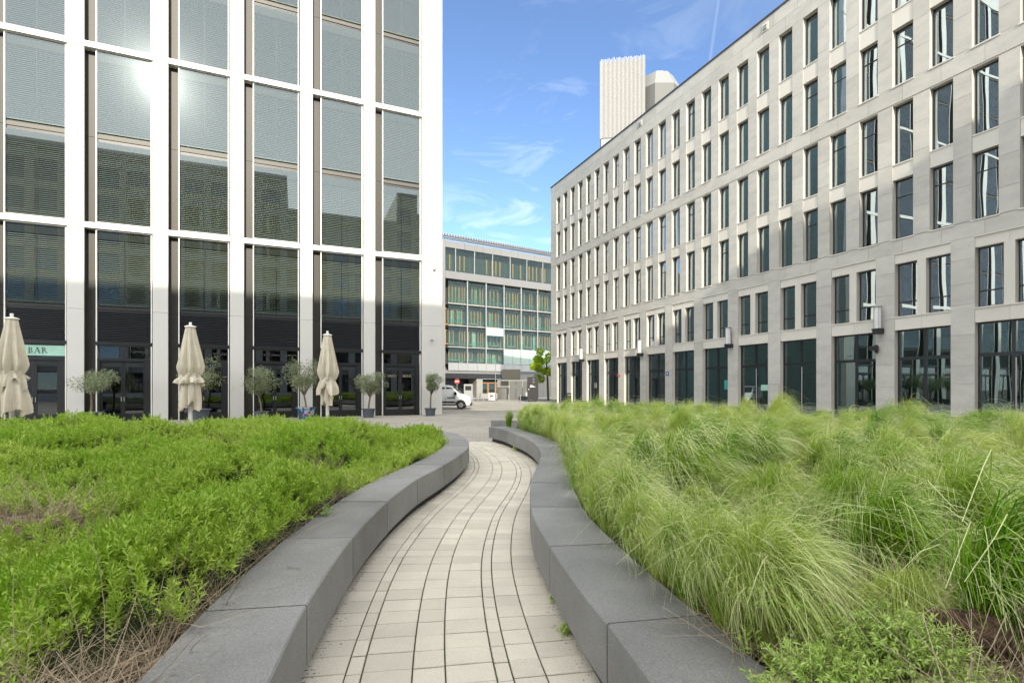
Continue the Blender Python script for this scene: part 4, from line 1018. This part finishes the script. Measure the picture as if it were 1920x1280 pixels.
def _pp():
    t = paintpot.node_tree; p = t.nodes['Principled BSDF']; l = t.links.new; g = N('ShaderNodeTexCoord', t); v = N('ShaderNodeTexVoronoi', t); v.inputs['Scale'].default_value = 5.5
    nz = N('ShaderNodeTexNoise', t); nz.inputs['Scale'].default_value = 3; mxv = N('ShaderNodeMix', t, data_type='RGBA'); mxv.inputs[0].default_value = .35; l(g.outputs['Object'], nz.inputs[0]); l(g.outputs['Object'], mxv.inputs[6]); l(nz.outputs['Color'], mxv.inputs[7]); l(mxv.outputs[2], v.inputs['Vector'])
    s_ = N('ShaderNodeSeparateColor', t); l(v.outputs['Color'], s_.inputs[0]); cr = N('ShaderNodeValToRGB', t); cr.color_ramp.interpolation = 'CONSTANT'; e = cr.color_ramp.elements
    e[0].position = 0; e[0].color = (.02, .07, .12, 1); e[1].position = .45; e[1].color = (.02, .16, .24, 1)
    for ps, c_ in ((.62, (.5, .05, .16, 1)), (.72, (.55, .22, .14, 1)), (.8, (.3, .4, .5, 1)), (.88, (.03, .08, .3, 1))): k = e.new(ps); k.color = c_
    l(s_.outputs[0], cr.inputs[0]); l(cr.outputs[0], p.inputs['Base Color']); p.inputs['Roughness'].default_value = .5
_pp()
OL = [  # px of trunk foot, Y, crown radius, crown height, trunk top, lean, pot r, pot h, material, label
    (171, 23.3, .88, 1.95, 1.30, .02, .42, .52, 'g', 'olive tree in a wide grey pot nearest the bar door'),
    (372, 25.0, 1.10, 2.15, 1.35, .10, .52, .60, 'g', 'large dark olive tree in a grey pot half hidden behind the middle parasol'),
    (490, 26.0, .98, 1.95, 1.15, -.12, .36, .44, 'g', 'olive tree with a leaning trunk in a small grey pot, left of the painted pot'),
    (574, 26.6, 1.02, 2.30, 1.20, -.10, .47, .62, 'p', 'olive tree in the pot painted with blue and pink patterns'),
    (691, 27.9, .80, 1.95, 1.10, .08, .36, .50, 'g', 'olive tree in a grey tub between the small parasol and the corner shop door'),
    (807, 29.6, .66, 2.0, 1.15, .02, .34, .46, 'g', 'smallest olive tree in a pot in front of the white corner pillar')]
for i, (px_, Y, rc, hz, tr, ln_, pr, ph, mk, lb) in enumerate(OL):
    o = empty('olive_tree', at(px_, Y)); tag(o, lb, 'tree', 'potted olive trees along the white block')
    tm, cm = olive(40 + i, rc, hz, tr, ln_); ob('trunk', tm, o); ob('crown', cm, o)
    po = tag(ob('plant_pot', potmesh(pr, ph, M['pot'] if mk == 'g' else paintpot), None, at(px_, Y)), {'g': 'grey plastic pot holding the ', 'p': 'painted blue and pink pot holding the '}[mk] + ['olive nearest the bar', 'olive behind the middle parasol', 'leaning olive', 'tall pale olive', 'olive by the corner shop door', 'smallest olive'][i], 'pot', 'pots along the white block')
    ob('earth', MB().lathe([(.001, ph*.935), (pr*.92, ph*.932)], 20).mesh('earth', M['soil']), po)
# parasols
def parasol(seed, px_, Y, ztop, label, frill):
    r = random.Random(seed); o = empty('closed_parasol', at(px_, Y), r.random()*6); tag(o, label, 'parasol', 'closed cream parasols on the plaza')
    z0 = ztop; s_ = (ztop) / 3.9
    pl = MB(); pl.tube([(0, 0, .0), (0, 0, z0 - .1)], [.045, .045], 12); pl.box(-.3, .3, -.3, .3, 0, .07); pl.tube([(0, 0, .07), (0, 0, 1.0)], [.075, .06], 12); ob('pole', pl.mesh('pole', M['pole']), o)
    cp = MB(); cp.lathe([(.001, z0), (.035, z0), (.05, z0 - .05), (.03, z0 - .1), (.17, z0 - .14), (.18, z0 - .17), (.10, z0 - .19)], 20); ob('cap', cp.mesh('cap', M['whitet']), o)
    zt = 2.08 * s_ if frill != 2 else 2.0*s_
    prof = [(.13, z0 - .17), (.15, z0 - .25)] ; H_ = z0 - .2 - zt
    for k in range(1, 16):
        t = k/15; rr = .14 + .225 * t**.85 if t < .8 else .14 + .225*.8**.85 + .01*math.sin((t-.8)*15) - (t-.8)**1.2*.65
        prof.append((rr, z0 - .25 - H_*t))
    nf = 8; ph = [r.random()*6 for _ in range(5)]
    def fold(a, i):
        t = min(1, i/14); return 1 + (.06+.23*t)*math.sin(nf*a+ph[0]+.5*math.sin(i*.3+ph[1])) + .06*t*math.sin(17*a+ph[2]+i*.2) + .05*t*math.sin(3*a+ph[3])
    cn = MB(); cn.lathe(prof, 128, fold=fold); c = smooth(ob('canopy', cn.mesh('canopy', M['canvas']), o))
    tie = MB(); tie.lathe([(.25, zt + .06), (.275, zt + .04), (.275, zt - .02), (.25, zt - .04)], 40, fold=lambda a, i: 1 + .05*math.sin(8*a+ph[0])); ob('tie', tie.mesh('tie', M['canvas']), o)
    # the loose hems below the tie: two ragged tiers
    def skirt(z1, z2, r1, r2, rag, n_, sd):
        q = MB(); rows_ = 12; seg = 120; rq = random.Random(sd); pz = [rq.random()*6 for _ in range(6)]
        def f(a, i): t = i/rows_; return 1 + (.06+.2*t)*math.sin(n_*a+pz[0]+t*1.5) + .12*t*math.sin((n_*2+1)*a+pz[1]) + .05*math.sin(31*a+pz[2])*t
        q.lathe([(r1 + (r2-r1)*min(1, (i/rows_)*1.6), z1 + (z2-z1)*i/rows_) for i in range(rows_+1)], seg, fold=f)
        for i in range(rows_+1):
            for s in range(seg):
                a = 2*math.pi*s/seg; x, y, z = q.v[i*seg+s]; t = i/rows_
                q.v[i*seg+s] = (x, y, z + t*rag*(math.sin(n_/2*a+pz[3]) + .5*math.sin(n_*a+pz[4])))
        return smooth(ob('hem', q.mesh('hem', M['canvas']), o))
    if frill == 1: skirt(zt, zt - .32*s_, .25, .37, .05, 7, seed+5); skirt(zt - .1, .98*s_, .24, .29, .14, 6, seed+9)
    elif frill == 2: skirt(zt, zt - .55*s_, .25, .33, .16, 6, seed+5); skirt(zt - .3*s_, 1.05*s_, .22, .20, .2, 5, seed+9)
    else: skirt(zt, zt - .42*s_, .27, .31, .2, 8, seed+5); skirt(zt - .05, .86*s_, .25, .38, .10, 8, seed+9)
    for q in (c,): pass
    return o
parasol(1, 22, 15.6, 3.9, 'largest closed cream parasol, at the left edge before the bar sign', 0)
parasol(2, 357, 17.5, 3.88, 'closed cream parasol with a flared frill, middle one of the three', 1)
parasol(3, 614, 20.2, 3.88, 'closed cream parasol with a bunched knotted hem, the one furthest from the bar', 2)
# tree by the stone corner
tr_ = empty('street_tree', (3.15, 66.5, 0)); tag(tr_, 'bright green young tree peeping out behind the far corner of the stone block', 'tree')
rq = random.Random(5); cs, rs = [], []; tm = MB().tube([(1.6, 0, 0), (1.5, 0, 3), (1.3, 0, 6)], [.16, .13, .06], 8)
for k in range(26):
    e = (1.4 + rq.uniform(-1.6, 1.6), rq.uniform(-1.6, 1.6), rq.uniform(3.7, 6.4)); cs.append(e); rs.append(rq.uniform(.28, .52)); tm.tube([(1.45, 0, 3.4), e], [.04, .01], 4)
cs += [(.2, -.4, 3.0), (.6, -.5, 2.8), (-.4, -.3, 4.4)]; rs += [.45, .5, .4]
ob('trunk', tm.mesh('trunk', M['bark']), tr_); ob('crown', leaf_cloud(5200, cs, rs, .22, .17, 9, -.1, M['plane'], 'crown', .3), tr_)

# ------------------------------------------------------------------ planting
def scatter(name, pts, rot, scl, idx, tint, sources, label=None):
    """one stuff object: small plants set out on points by geometry nodes"""
    me = bpy.data.meshes.new(name); me.vertices.add(len(pts)); me.vertices.foreach_set('co', np.asarray(pts, np.float32).ravel())
    for nm, ty, ar in (('rot', 'FLOAT_VECTOR', rot), ('scl', 'FLOAT', scl), ('tint', 'FLOAT', tint)):
        a = me.attributes.new(nm, ty, 'POINT'); a.data.foreach_set('vector' if ty == 'FLOAT_VECTOR' else 'value', np.asarray(ar, np.float32).ravel())
    a = me.attributes.new('idx', 'INT', 'POINT'); a.data.foreach_set('value', np.asarray(idx, np.int32))
    o = ob(name, me); t = bpy.data.node_groups.new(name, 'GeometryNodeTree')
    t.interface.new_socket('Geometry', in_out='INPUT', socket_type='NodeSocketGeometry'); t.interface.new_socket('Geometry', in_out='OUTPUT', socket_type='NodeSocketGeometry')
    gi, go = t.nodes.new('NodeGroupInput'), t.nodes.new('NodeGroupOutput'); l = t.links.new
    j = t.nodes.new('GeometryNodeJoinGeometry')
    for m_ in sources:
        so = bpy.data.objects.new(name + '_source', m_); oi = t.nodes.new('GeometryNodeObjectInfo'); oi.inputs['Object'].default_value = so; oi.inputs['As Instance'].default_value = True; l(oi.outputs['Geometry'], j.inputs[0])
    ip = t.nodes.new('GeometryNodeInstanceOnPoints'); l(gi.outputs[0], ip.inputs['Points']); l(j.outputs[0], ip.inputs['Instance']); ip.inputs['Pick Instance'].default_value = True
    def na(nm, ty):
        n_ = t.nodes.new('GeometryNodeInputNamedAttribute'); n_.data_type = ty; n_.inputs['Name'].default_value = nm; return n_.outputs['Attribute']
    l(na('idx', 'INT'), ip.inputs['Instance Index']); e2r = t.nodes.new('FunctionNodeEulerToRotation'); l(na('rot', 'FLOAT_VECTOR'), e2r.inputs[0]); l(e2r.outputs[0], ip.inputs['Rotation']); l(na('scl', 'FLOAT'), ip.inputs['Scale'])
    l(ip.outputs[0], go.inputs[0]); md = o.modifiers.new('scatter', 'NODES'); md.node_group = t
    return tag(o, label, kind='stuff')

def leaves(r, base, dirs, ln, wd, bend=.35):
    """bent two-facet leaves: returns V,Q"""
    n_ = len(base); up = np.array([0, 0, 1.0]); side = np.cross(dirs, up + r.normal(size=(n_, 3))*.35); side /= np.linalg.norm(side, axis=1)[:, None] + 1e-9
    nrm = np.cross(side, dirs); ln = ln[:, None]; wd = wd[:, None]
    p1 = base + dirs*ln*.45; p2 = base + dirs*ln*.93 - nrm*ln*bend*.45
    fold = nrm * wd * .25
    V = np.stack([base, p1 + side*wd*.5 + fold, p1 + fold*0, p1 - side*wd*.5 + fold, p2], 1).reshape(-1, 3); i = np.arange(n_)[:, None]*5
    return V, np.r_[i + [0, 2, 1, 1], i + [0, 3, 2, 2], i + [2, 4, 1, 1], i + [2, 3, 4, 4]]
def tris(Q): return Q[:, :3]
def sprig(seed, h, nl, ll, lw, spread, m, stem=True, droop=.35):
    r = np.random.default_rng(seed); t = np.linspace(.15, 1, nl); bx = r.normal()*.03; by = r.normal()*.03
    base = np.c_[bx*t*t, by*t*t, h*t]; az = np.arange(nl)*2.4 + r.random()*6; el = np.clip(.25 + .95*t + r.normal(size=nl)*.12, 0, 1.45)*1.0
    d = np.c_[np.cos(az)*np.cos(el), np.sin(az)*np.cos(el), np.sin(el)]
    V, Q = leaves(r, base, d, ll*(.65 + .5*np.sin(t*2.6))*(.85+.3*r.random(nl)), np.full(nl, lw), droop)
    T = tris(Q)
    if stem:
        b = len(V); V = np.r_[V, [(0.0015, 0, 0), (-.0015, 0, 0), (bx, by, h)]]; T = np.r_[T, [(b, b+1, b+2)]]
    return npmesh('sprig', V, T, m)
# --- left bed: herbs
rl = np.random.default_rng(11)
SP = [sprig(i, .13 + .03*(i % 3), 24, .042, .0092, 1, M['herb']) for i in range(5)] + [sprig(20 + i, .11, 16, .05, .015, 1, M['herb']) for i in range(2)]
def bedpoints(P, x0, x1, y0, y1, dens):
    n_ = int((x1-x0)*(y1-y0)*dens); X, Y = rl.uniform(x0, x1, n_), rl.uniform(y0, y1, n_); k = in_poly(X, Y, P); return X[k], Y[k]
X, Y = [], []
for (x0, x1, y0, y1, d_) in ((-6.2, .2, .0, 5.2, 1050), (-9, -.5, 5.2, 9, 640), (-14.5, -.5, 9, 14.6, 340), (-12, -6.2, 2.5, 5.2, 150), (-13, -9, 5.2, 9, 250), (-3.5, .6, -2.5, 0, 120)):
    a, b = bedpoints(polyL, x0, x1, y0, y1, d_); X.append(a); Y.append(b)
X, Y = np.concatenate(X), np.concatenate(Y)
dl = dist_line(X, Y, inner(PL, NL)); dry = dryness(X, Y) + .25*(vnoise(X, Y, 3.5, 9) - .5)
k = (rl.random(len(X)) > dry*1.25) & (dl > .03 + .08*rl.random(len(X))); X, Y, dl = X[k], Y[k], dl[k]
Z = hL(X, Y) - .10 - .06*rl.random(len(X)); e_ = .05
gx = (hL(X + e_, Y) - hL(X - e_, Y))/(2*e_); gy = (hL(X, Y + e_) - hL(X, Y - e_))/(2*e_)
tx = np.clip(gy*.55, -.9, .9) + rl.normal(size=len(X))*.22; ty = np.clip(-gx*.55, -.9, .9) + rl.normal(size=len(X))*.22
sc_ = (.72 + .5*rl.random(len(X))) * np.where(Y > 9, 1.25, 1.0)
tint = np.clip(vnoise(X, Y, .8, 5)*.9 - .25 + .4*rl.random(len(X)), 0, 1)*.8
scatter('herb_planting', np.c_[X, Y, Z], np.c_[-tx, -ty, rl.random(len(X))*6.28], sc_, rl.integers(0, 7, len(X)), tint, SP)
print('herb sprigs', len(X))
# dead stems in the gaps
def strands(seed, n_, ln, flat, width, m, name, segs=4, spread=.1, curl=.4):
    r = np.random.default_rng(seed); az = r.random(n_)*6.28; el = np.clip(r.normal(flat, .3, n_), .02, 1.5); l_ = ln*(.5+r.random(n_))
    d = np.c_[np.cos(az)*np.cos(el), np.sin(az)*np.cos(el), np.sin(el)]; p = np.c_[r.normal(size=(n_, 2))*spread, np.zeros(n_)]; side = np.cross(d, [0, 0, 1.0]) + r.normal(size=(n_, 3))*.3; side /= np.linalg.norm(side, axis=1)[:, None]
    V = []; c_ = r.normal(size=(n_, 3))*curl
    for s in range(segs+1):
        t = s/segs; q = p + d*(l_*t)[:, None] + c_*(t*t*l_*.3)[:, None]; w_ = width*(1-.6*t); V += [q + side*w_/2, q - side*w_/2]
    V = np.stack(V, 1).reshape(-1, 3); i = np.arange(n_)[:, None]*(2*(segs+1)); Q = np.concatenate([i + [2*s, 2*s+1, 2*s+3, 2*s+2] for s in range(segs)])
    return npmesh(name, V, Q, m)
DS = [strands(i, 26, .30, .35, .0042, M['dry'], 'twig', spread=.05) for i in range(4)]
X, Y = bedpoints(polyL, -7, .0, 1.0, 10, 160); dry = dryness(X, Y); dl = dist_line(X, Y, inner(PL, NL)); k = (rl.random(len(X)) < dry*.9) | ((dl < .22) & (Y < 7) & (rl.random(len(X)) < .25)); X, Y = X[k], Y[k]
scatter('dead_stems', np.c_[X, Y, np.maximum(hL(X, Y) - .26, .345)], np.c_[rl.normal(size=len(X))*.2, rl.normal(size=len(X))*.2, rl.random(len(X))*6.28], .6 + .7*rl.random(len(X)), rl.integers(0, 4, len(X)), rl.random(len(X)), DS)

# --- right bed: feather grass blown towards +x
def clump(seed, n_, H, reach, width, segs=8, wind=.2, hang=.5, spread=.06, nl=44):
    """fountain of fine blades: each rises, arches over and hangs; wind carries the tips towards +x"""
    r = np.random.default_rng(seed); lock = r.integers(0, nl, n_)
    la = (np.arange(nl)*2.399 + r.normal(size=nl)*.25); lr = np.sqrt((np.arange(nl)+.5)/nl)**1.0; lh = 1 + r.normal(size=nl)*.10; lw_ = .6 + .8*r.random(nl); tipf = .30 + .95*r.random(nl)
    az = la[lock] + r.normal(size=n_)*.20; q_ = np.clip(lr[lock] + r.normal(size=n_)*.07, .02, 1.15); f = r.random(n_)
    cut = .45 + .55*f**.5                       # shorter blades fill the heart
    rho = reach*q_*(.85 + .3*r.random(n_)); hh = H*lh[lock]*(1.08 - .22*q_**2)*(.88 + .2*r.random(n_))
    o_ = np.c_[np.cos(az), np.sin(az), np.zeros(n_)]; up = np.array([0, 0, 1.0]); wv_ = np.array([1, -.22, 0])*wind
    wl_ = (lw_[lock]*(.7 + .6*r.random(n_)))[:, None]; rr_ = spread*np.sqrt(r.random(n_)); a0 = r.random(n_)*6.28
    P0 = np.c_[np.cos(a0)*rr_, np.sin(a0)*rr_, np.zeros(n_)]
    P1 = P0 + o_*(rho*.25)[:, None] + up*(hh*.95)[:, None]
    P2 = P0 + o_*(rho*.80)[:, None] + up*(hh*1.22)[:, None] + wv_*wl_*.45
    P3 = P0 + o_*(rho*1.12)[:, None] + up*(hh*(.95 - hang*(.25 + .95*q_)))[:, None] + wv_*wl_ + r.normal(size=(n_, 3))*.02
    side0 = np.cross(o_ + up*.4, r.normal(size=(n_, 3))); side0 /= np.linalg.norm(side0, axis=1)[:, None]
    stray = r.random(n_) < .05; P3[stray] += np.c_[r.normal(size=(stray.sum(), 2))*.16, .05 + .22*r.random(stray.sum())]; P2[stray, 2] *= 1.12; cut = np.where(stray, 1.0, cut); tf_ = np.where(stray, 1.15, tipf[lock])
    V = []; A = []; kink = r.normal(size=(n_, 3))*.014
    for s in range(segs+1):
        u = s/segs; t = (u*cut)[:, None]; q = (1-t)**3*P0 + 3*(1-t)**2*t*P1 + 3*(1-t)*t*t*P2 + t**3*P3 + kink*math.sin(u*5)*u
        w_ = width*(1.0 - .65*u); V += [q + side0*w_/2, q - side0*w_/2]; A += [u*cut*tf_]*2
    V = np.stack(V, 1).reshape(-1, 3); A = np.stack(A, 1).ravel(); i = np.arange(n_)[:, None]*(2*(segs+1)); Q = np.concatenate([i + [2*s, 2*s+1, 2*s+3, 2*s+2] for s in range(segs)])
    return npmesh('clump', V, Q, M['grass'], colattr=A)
NEAR = [clump(100+i, 2600, .54 + .04*(i % 3), .25, .0030, 9, wind=.12 + .07*(i % 4), hang=.42 + .12*(i % 3)) for i in range(6)]
FARC = [clump(200+i, 1000, .52 + .04*(i % 3), .24, .0052, 6, wind=.12 + .07*(i % 3), hang=.45, nl=30) for i in range(5)]
DROOP = [clump(300+i, 3000, .50 + .04*i, .42, .0029, 10, wind=.03 + .05*i, hang=.98) for i in range(2)]
CL = NEAR + FARC + DROOP
rr = np.random.default_rng(23); st = .53; gx_, gy_ = np.meshgrid(np.arange(.3, 16, st), np.arange(-1.5, 18.5, st)); gx_ = gx_ + (np.arange(gx_.shape[0]) % 2)[:, None]*st/2
X = (gx_ + rr.uniform(-.19, .19, gx_.shape)).ravel(); Y = (gy_ + rr.uniform(-.11, .11, gy_.shape)).ravel()
k = in_poly(X, Y, polyR); X, Y = X[k], Y[k]; dl = dist_line(X, Y, inner(PR, NR)); vis = X < 1.25*np.maximum(Y, 0) + 1.5
bush = (np.hypot(X - 1.30, Y - 1.75) < .46) | (np.hypot(X - 1.80, Y - 1.80) < .36) | (Y < 1.0) | ((Y < 2.0) & (X < 2.7))
hole = (rr.random(len(X)) < .05)
k = (dl > .05) & vis & ~bush & ~hole; X, Y, dl = X[k], Y[k], dl[k]
# a row right behind the stone edge so that the grass spills over it
ir = inner(PR, NR, WALLW + .10); ii = np.arange(80, len(ir) - 40, 9); ex, ey = ir[ii, 0], ir[ii, 1]; k = (ey > 2.15) & (rr.random(len(ey)) < .85); ex, ey = ex[k], ey[k]
X = np.r_[X, ex]; Y = np.r_[Y, ey]; edge = np.r_[np.zeros(len(dl)), np.ones(len(ex))].astype(bool); dl = np.r_[dl, np.full(len(ex), .08)]
n_ = len(X); big = vnoise(X, Y, .55, 21); idx = np.where(Y > 6.5, 6 + rr.integers(0, 5, n_), rr.integers(0, 6, n_)); idx = np.where((dl < .25) & (Y < 6.5), 11 + rr.integers(0, 2, n_), idx)
# wind direction wavers; edge clumps lean out over the stone
wv = (vnoise(X, Y, .35, 31) - .5)*1.5 + rr.normal(size=n_)*.30
nx = -np.interp(Y, PR[:, 1], NR[:, 0]); ny = -np.interp(Y, PR[:, 1], NR[:, 1])
lean = np.where(dl < .25, .22, 0.0)
rx, ry = -ny*lean, nx*lean
sc_ = (.66 + .30*big + .50*rr.random(n_)) * np.where(dl < .25, .92, 1.0) * np.clip(1.0 + .0*Y, 1, 1)
tint = np.clip(vnoise(X, Y, .9, 41)*1.0 - .45 + .9*rr.random(n_), 0, 1)
rot = np.c_[rx + rr.normal(size=n_)*.07, ry + rr.normal(size=n_)*.07, wv]
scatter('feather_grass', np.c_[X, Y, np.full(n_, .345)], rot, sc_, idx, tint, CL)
print('grass clumps', n_)
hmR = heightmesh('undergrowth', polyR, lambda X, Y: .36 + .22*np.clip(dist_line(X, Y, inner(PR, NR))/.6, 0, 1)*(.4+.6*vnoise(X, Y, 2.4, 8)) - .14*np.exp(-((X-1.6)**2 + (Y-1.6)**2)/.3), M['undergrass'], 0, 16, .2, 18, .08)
tag(ob('undergrowth', hmR), kind='stuff')
# low mixed growth where the grass leaves a gap
xg = rr.uniform(.7, 3.4, 1500); yg = rr.uniform(.9, 2.7, 1500); k = in_poly(xg, yg, polyR) & (dist_line(xg, yg, inner(PR, NR)) > .03); xg, yg = xg[k], yg[k]; n2_ = len(xg)
scatter('low_planting', np.c_[xg, yg, .37 + .1*rr.random(n2_)], np.c_[rr.normal(size=(n2_, 2))*.35, rr.random(n2_)*6.28], .7 + .6*rr.random(n2_), rr.integers(0, 9, n2_), rr.random(n2_)*.5, SP[:5] + DS)
# two lone tufts at the far tip of the bed
for (px_, Y_, h_, lb) in ((954, 16.2, .62, 'small upright tuft of feather grass alone at the far tip of the bed'), (986, 15.9, .82, 'larger round tuft of feather grass beside the lone small one')):
    o = ob('grass_tuft', clump(int(px_), 1100, .75, .30, .0048, 6, wind=.03, hang=.25, spread=.12), None, at(px_, Y_)); o.location.z = .34; o.scale = (h_, h_, h_); tag(o, lb, 'grass tuft')
# rosemary at the near right
def rosemary(seed, rad, n_, loc, label):
    r = random.Random(seed); o = empty('rosemary_bush', loc); tag(o, label, 'shrub')
    s = MB(); Vs, Ts = [], []; off = 0; rn = np.random.default_rng(seed)
    for k in range(n_):
        a = r.random()*6.28; el = r.uniform(.15, 1.45); L2 = rad*r.uniform(.75, 1.1)
        e = np.array((L2*math.cos(a)*math.cos(el), L2*math.sin(a)*math.cos(el), L2*math.sin(el)*.75)); mid = e*.55 + np.array((0, 0, .05)); s.tube([(0, 0, 0), tuple(mid), tuple(e)], [.004, .003, .0015], 4)
        nl = 46; t = np.linspace(.35, 1.02, nl)[:, None]; c_ = (1-t)**2*0 + 2*(1-t)*t*mid*1.05 + t*t*e; ax = e - mid; ax /= np.linalg.norm(ax)
        d = rn.normal(size=(nl, 3)); d -= (d @ ax)[:, None]*ax*.2; d = d/np.linalg.norm(d, axis=1)[:, None] + ax*.75; d /= np.linalg.norm(d, axis=1)[:, None]
        V, Q = leaves(rn, c_, d, np.full(nl, .030)*(.7+.5*rn.random(nl)), np.full(nl, .0062), .2); Vs.append(V); Ts.append(tris(Q) + off); off += len(V)
    ob('stem', s.mesh('stem', M['dry']), o); ob('leaf_mass', npmesh('leaf_mass', np.concatenate(Vs), np.concatenate(Ts), M['rosemary']), o)
rosemary(3, .36, 330, (1.38, 1.86, .50), 'pale green rosemary bush with upright tips low at the right')
rosemary(4, .30, 260, (1.10, 1.74, .45), 'low spreading rosemary bush at the bottom edge beside the stone seat')
rosemary(5, .16, 70, (1.12, 2.10, .72), 'small rosemary sprig poking out of the grass above the larger bush')
cl = MB()
def blob(mb, c, r_, seed, n1_=16, n2_=10):
    rq = np.random.default_rng(seed); ph = rq.random((4, 3))*6; b = len(mb.v)
    for i in range(n2_+1):
        th = math.pi*i/n2_
        for q in range(n1_):
            a = 2*math.pi*q/n1_; d = (math.sin(th)*math.cos(a), math.sin(th)*math.sin(a), math.cos(th)); f = 1 + .12*math.sin(5*d[0]+ph[0, 0]) + .1*math.sin(9*d[1]+ph[1, 0]) + .07*math.sin(14*d[2]+13*d[0]+ph[2, 0])
            mb.v.append(tuple(c[j] + d[j]*f*r_[j] for j in range(3)))
    for i in range(n2_):
        for q in range(n1_): r2 = (q+1) % n1_; mb.f.append((b+i*n1_+q, b+(i+1)*n1_+q, b+(i+1)*n1_+r2, b+i*n1_+r2)); mb.m.append(0)
blob(cl, (0, 0, 0), (.17, .10, .08), 3, 26, 16)
co = tag(ob('earth_clod', cl.mesh('earth_clod', mat('brown root ball', (.13, .075, .045), .95, .35, 30, 1.0, 60, fine=.5)), None, (1.82, 1.98, .64)), 'brown clod of roots and earth lying in the grass at the right', 'root ball'); smooth(co)
co.rotation_euler = (0, R(12), R(-20))
rs_ = scatter('dead_stems', np.c_[1.79 + rr.normal(size=26)*.14, 1.9 + rr.normal(size=26)*.1, np.full(26, .55)], np.c_[rr.normal(size=(26, 2))*.4, rr.random(26)*6], .5+.3*rr.random(26), rr.integers(0, 4, 26), rr.random(26), DS)
# weeds in the joints, a twig on the seat
def weed(loc, rad, n_, seed, label, m=None, ll=.035):
    rn = np.random.default_rng(seed); az = rn.random(n_)*6.28; el = rn.uniform(.15, 1.2, n_); b = np.c_[rn.normal(size=(n_, 2))*rad*.45, np.abs(rn.normal(size=n_))*rad*.5]
    d = np.c_[np.cos(az)*np.cos(el), np.sin(az)*np.cos(el), np.sin(el)]; V, Q = leaves(rn, b, d, np.full(n_, ll)*(.6+.6*rn.random(n_)), np.full(n_, ll*.5), .4)
    return tag(ob('weed', npmesh('weed', V, tris(Q), m or M['rosemary']), None, loc), label, 'weed')
def wl_pt(P, Nn, y): i = int(np.argmin(abs(P[:, 1]-y))); return P[i] + Nn[i]*.06
p = wl_pt(PR, NR, 3.28); weed((p[0] - .05, p[1], .02), .055, 60, 1, 'leafy weed growing from the joint under the right stone seat')
p = wl_pt(PR, NR, 3.75); weed((p[0] - .03, p[1], .02), .03, 14, 2, 'tiny weed with few leaves under the right seat, behind the larger one')
p = wl_pt(PL, NL, 10.3); 
p = wl_pt(PR, NR, 12.9); weed((p[0] - .05, p[1] - .05, .02), .08, 30, 4, 'small weed under the far curved end of the right seat', ll=.06)
p = px2w(615, 965, .45); weed((p[0] - .02, p[1], .452), .08, 90, 6, 'tuft of fine leaves spilling over the left stone edge', M['rosemary'], .03)
tw_ = MB(); b = px2w(548, 1066, .453)
tw_.tube([(-.05, .03, .006), (-.02, .005, .012), (.0, 0, .01), (.05, -.012, .012), (.075, -.03, .006)], [.0022, .0025, .0025, .0022, .0014], 6)
tw_.tube([(-.02, .005, .012), (-.035, .04, .016)], [.0018, .001], 5); tw_.tube([(.03, -.008, .012), (.055, .012, .008)], [.0016, .0009], 5)
tag(ob('twig', tw_.mesh('twig', mat('bleached twig', (.34, .28, .22), .9)), None, (b[0], b[1], .452)), 'small dry twig lying on the left stone edge', 'twig')
b = px2w(432, 1133, .453); m = MB().tube([(-.05, -.005, .004), (0, .008, .012), (.035, -.004, .008), (.045, -.02, .003)], [.0016, .002, .0018, .001], 6)
tag(ob('twig', m.mesh('twig', bpy.data.materials['bleached twig']), None, (b[0], b[1], .452)), 'curved dry twig lying at the joint of the two nearest left stone blocks', 'twig')
# moss and crumbs along the joints
mo = MB(); rm = random.Random(3)
for k in range(170):
    ln2 = rm.choice([.257, .257, .347, .347, -.02, .53]); s = s_at(C, rm.uniform(2.6, 4.6)) / .04
    y = 2.5 + rm.random()**1.6*3.4; sA = np.interp(y, C[:, 1], Sc); x, yy = cpt(sA, ln2 + rm.uniform(-.003, .003)); r0 = rm.uniform(.002, .006)
    b = len(mo.v); mo.v += [(x - r0, yy - r0*2, .008), (x + r0, yy - r0*2, .008), (x + r0, yy + r0*2, .008), (x - r0, yy + r0*2, .008), (x, yy, .016 + r0)]; mo.f += [(b, b+1, b+4), (b+1, b+2, b+4), (b+2, b+3, b+4), (b+3, b, b+4)]; mo.m += [0]*4
tag(ob('moss', mo.mesh('moss', M['moss'])), kind='stuff')
db = MB()
for k in range(900):
    sd_ = rm.random() < .6; PP_, NN_ = (PL, NL) if sd_ else (PR, NR); y = 2.4 + rm.random()**1.5*9; i = int(np.argmin(abs(PP_[:340, 1]-y))); q = PP_[i] - NN_[i]*(abs(rm.gauss(0, .045)) - .05); r0 = rm.uniform(.002, .006); a = rm.random()*3
    b = len(db.v); dx, dy = r0*math.cos(a)*1.6, r0*math.sin(a)*1.6; db.v += [(q[0]-dx, q[1]-dy, .017), (q[0]+dy*.5, q[1]-dx*.5, .018), (q[0]+dx, q[1]+dy, .017), (q[0], q[1], .017 + r0*.7)]; db.f += [(b, b+1, b+3), (b+1, b+2, b+3), (b+2, b, b+3)]; db.m += [0]*3
tag(ob('crumbs', db.mesh('crumbs', M['soil'])), kind='stuff')
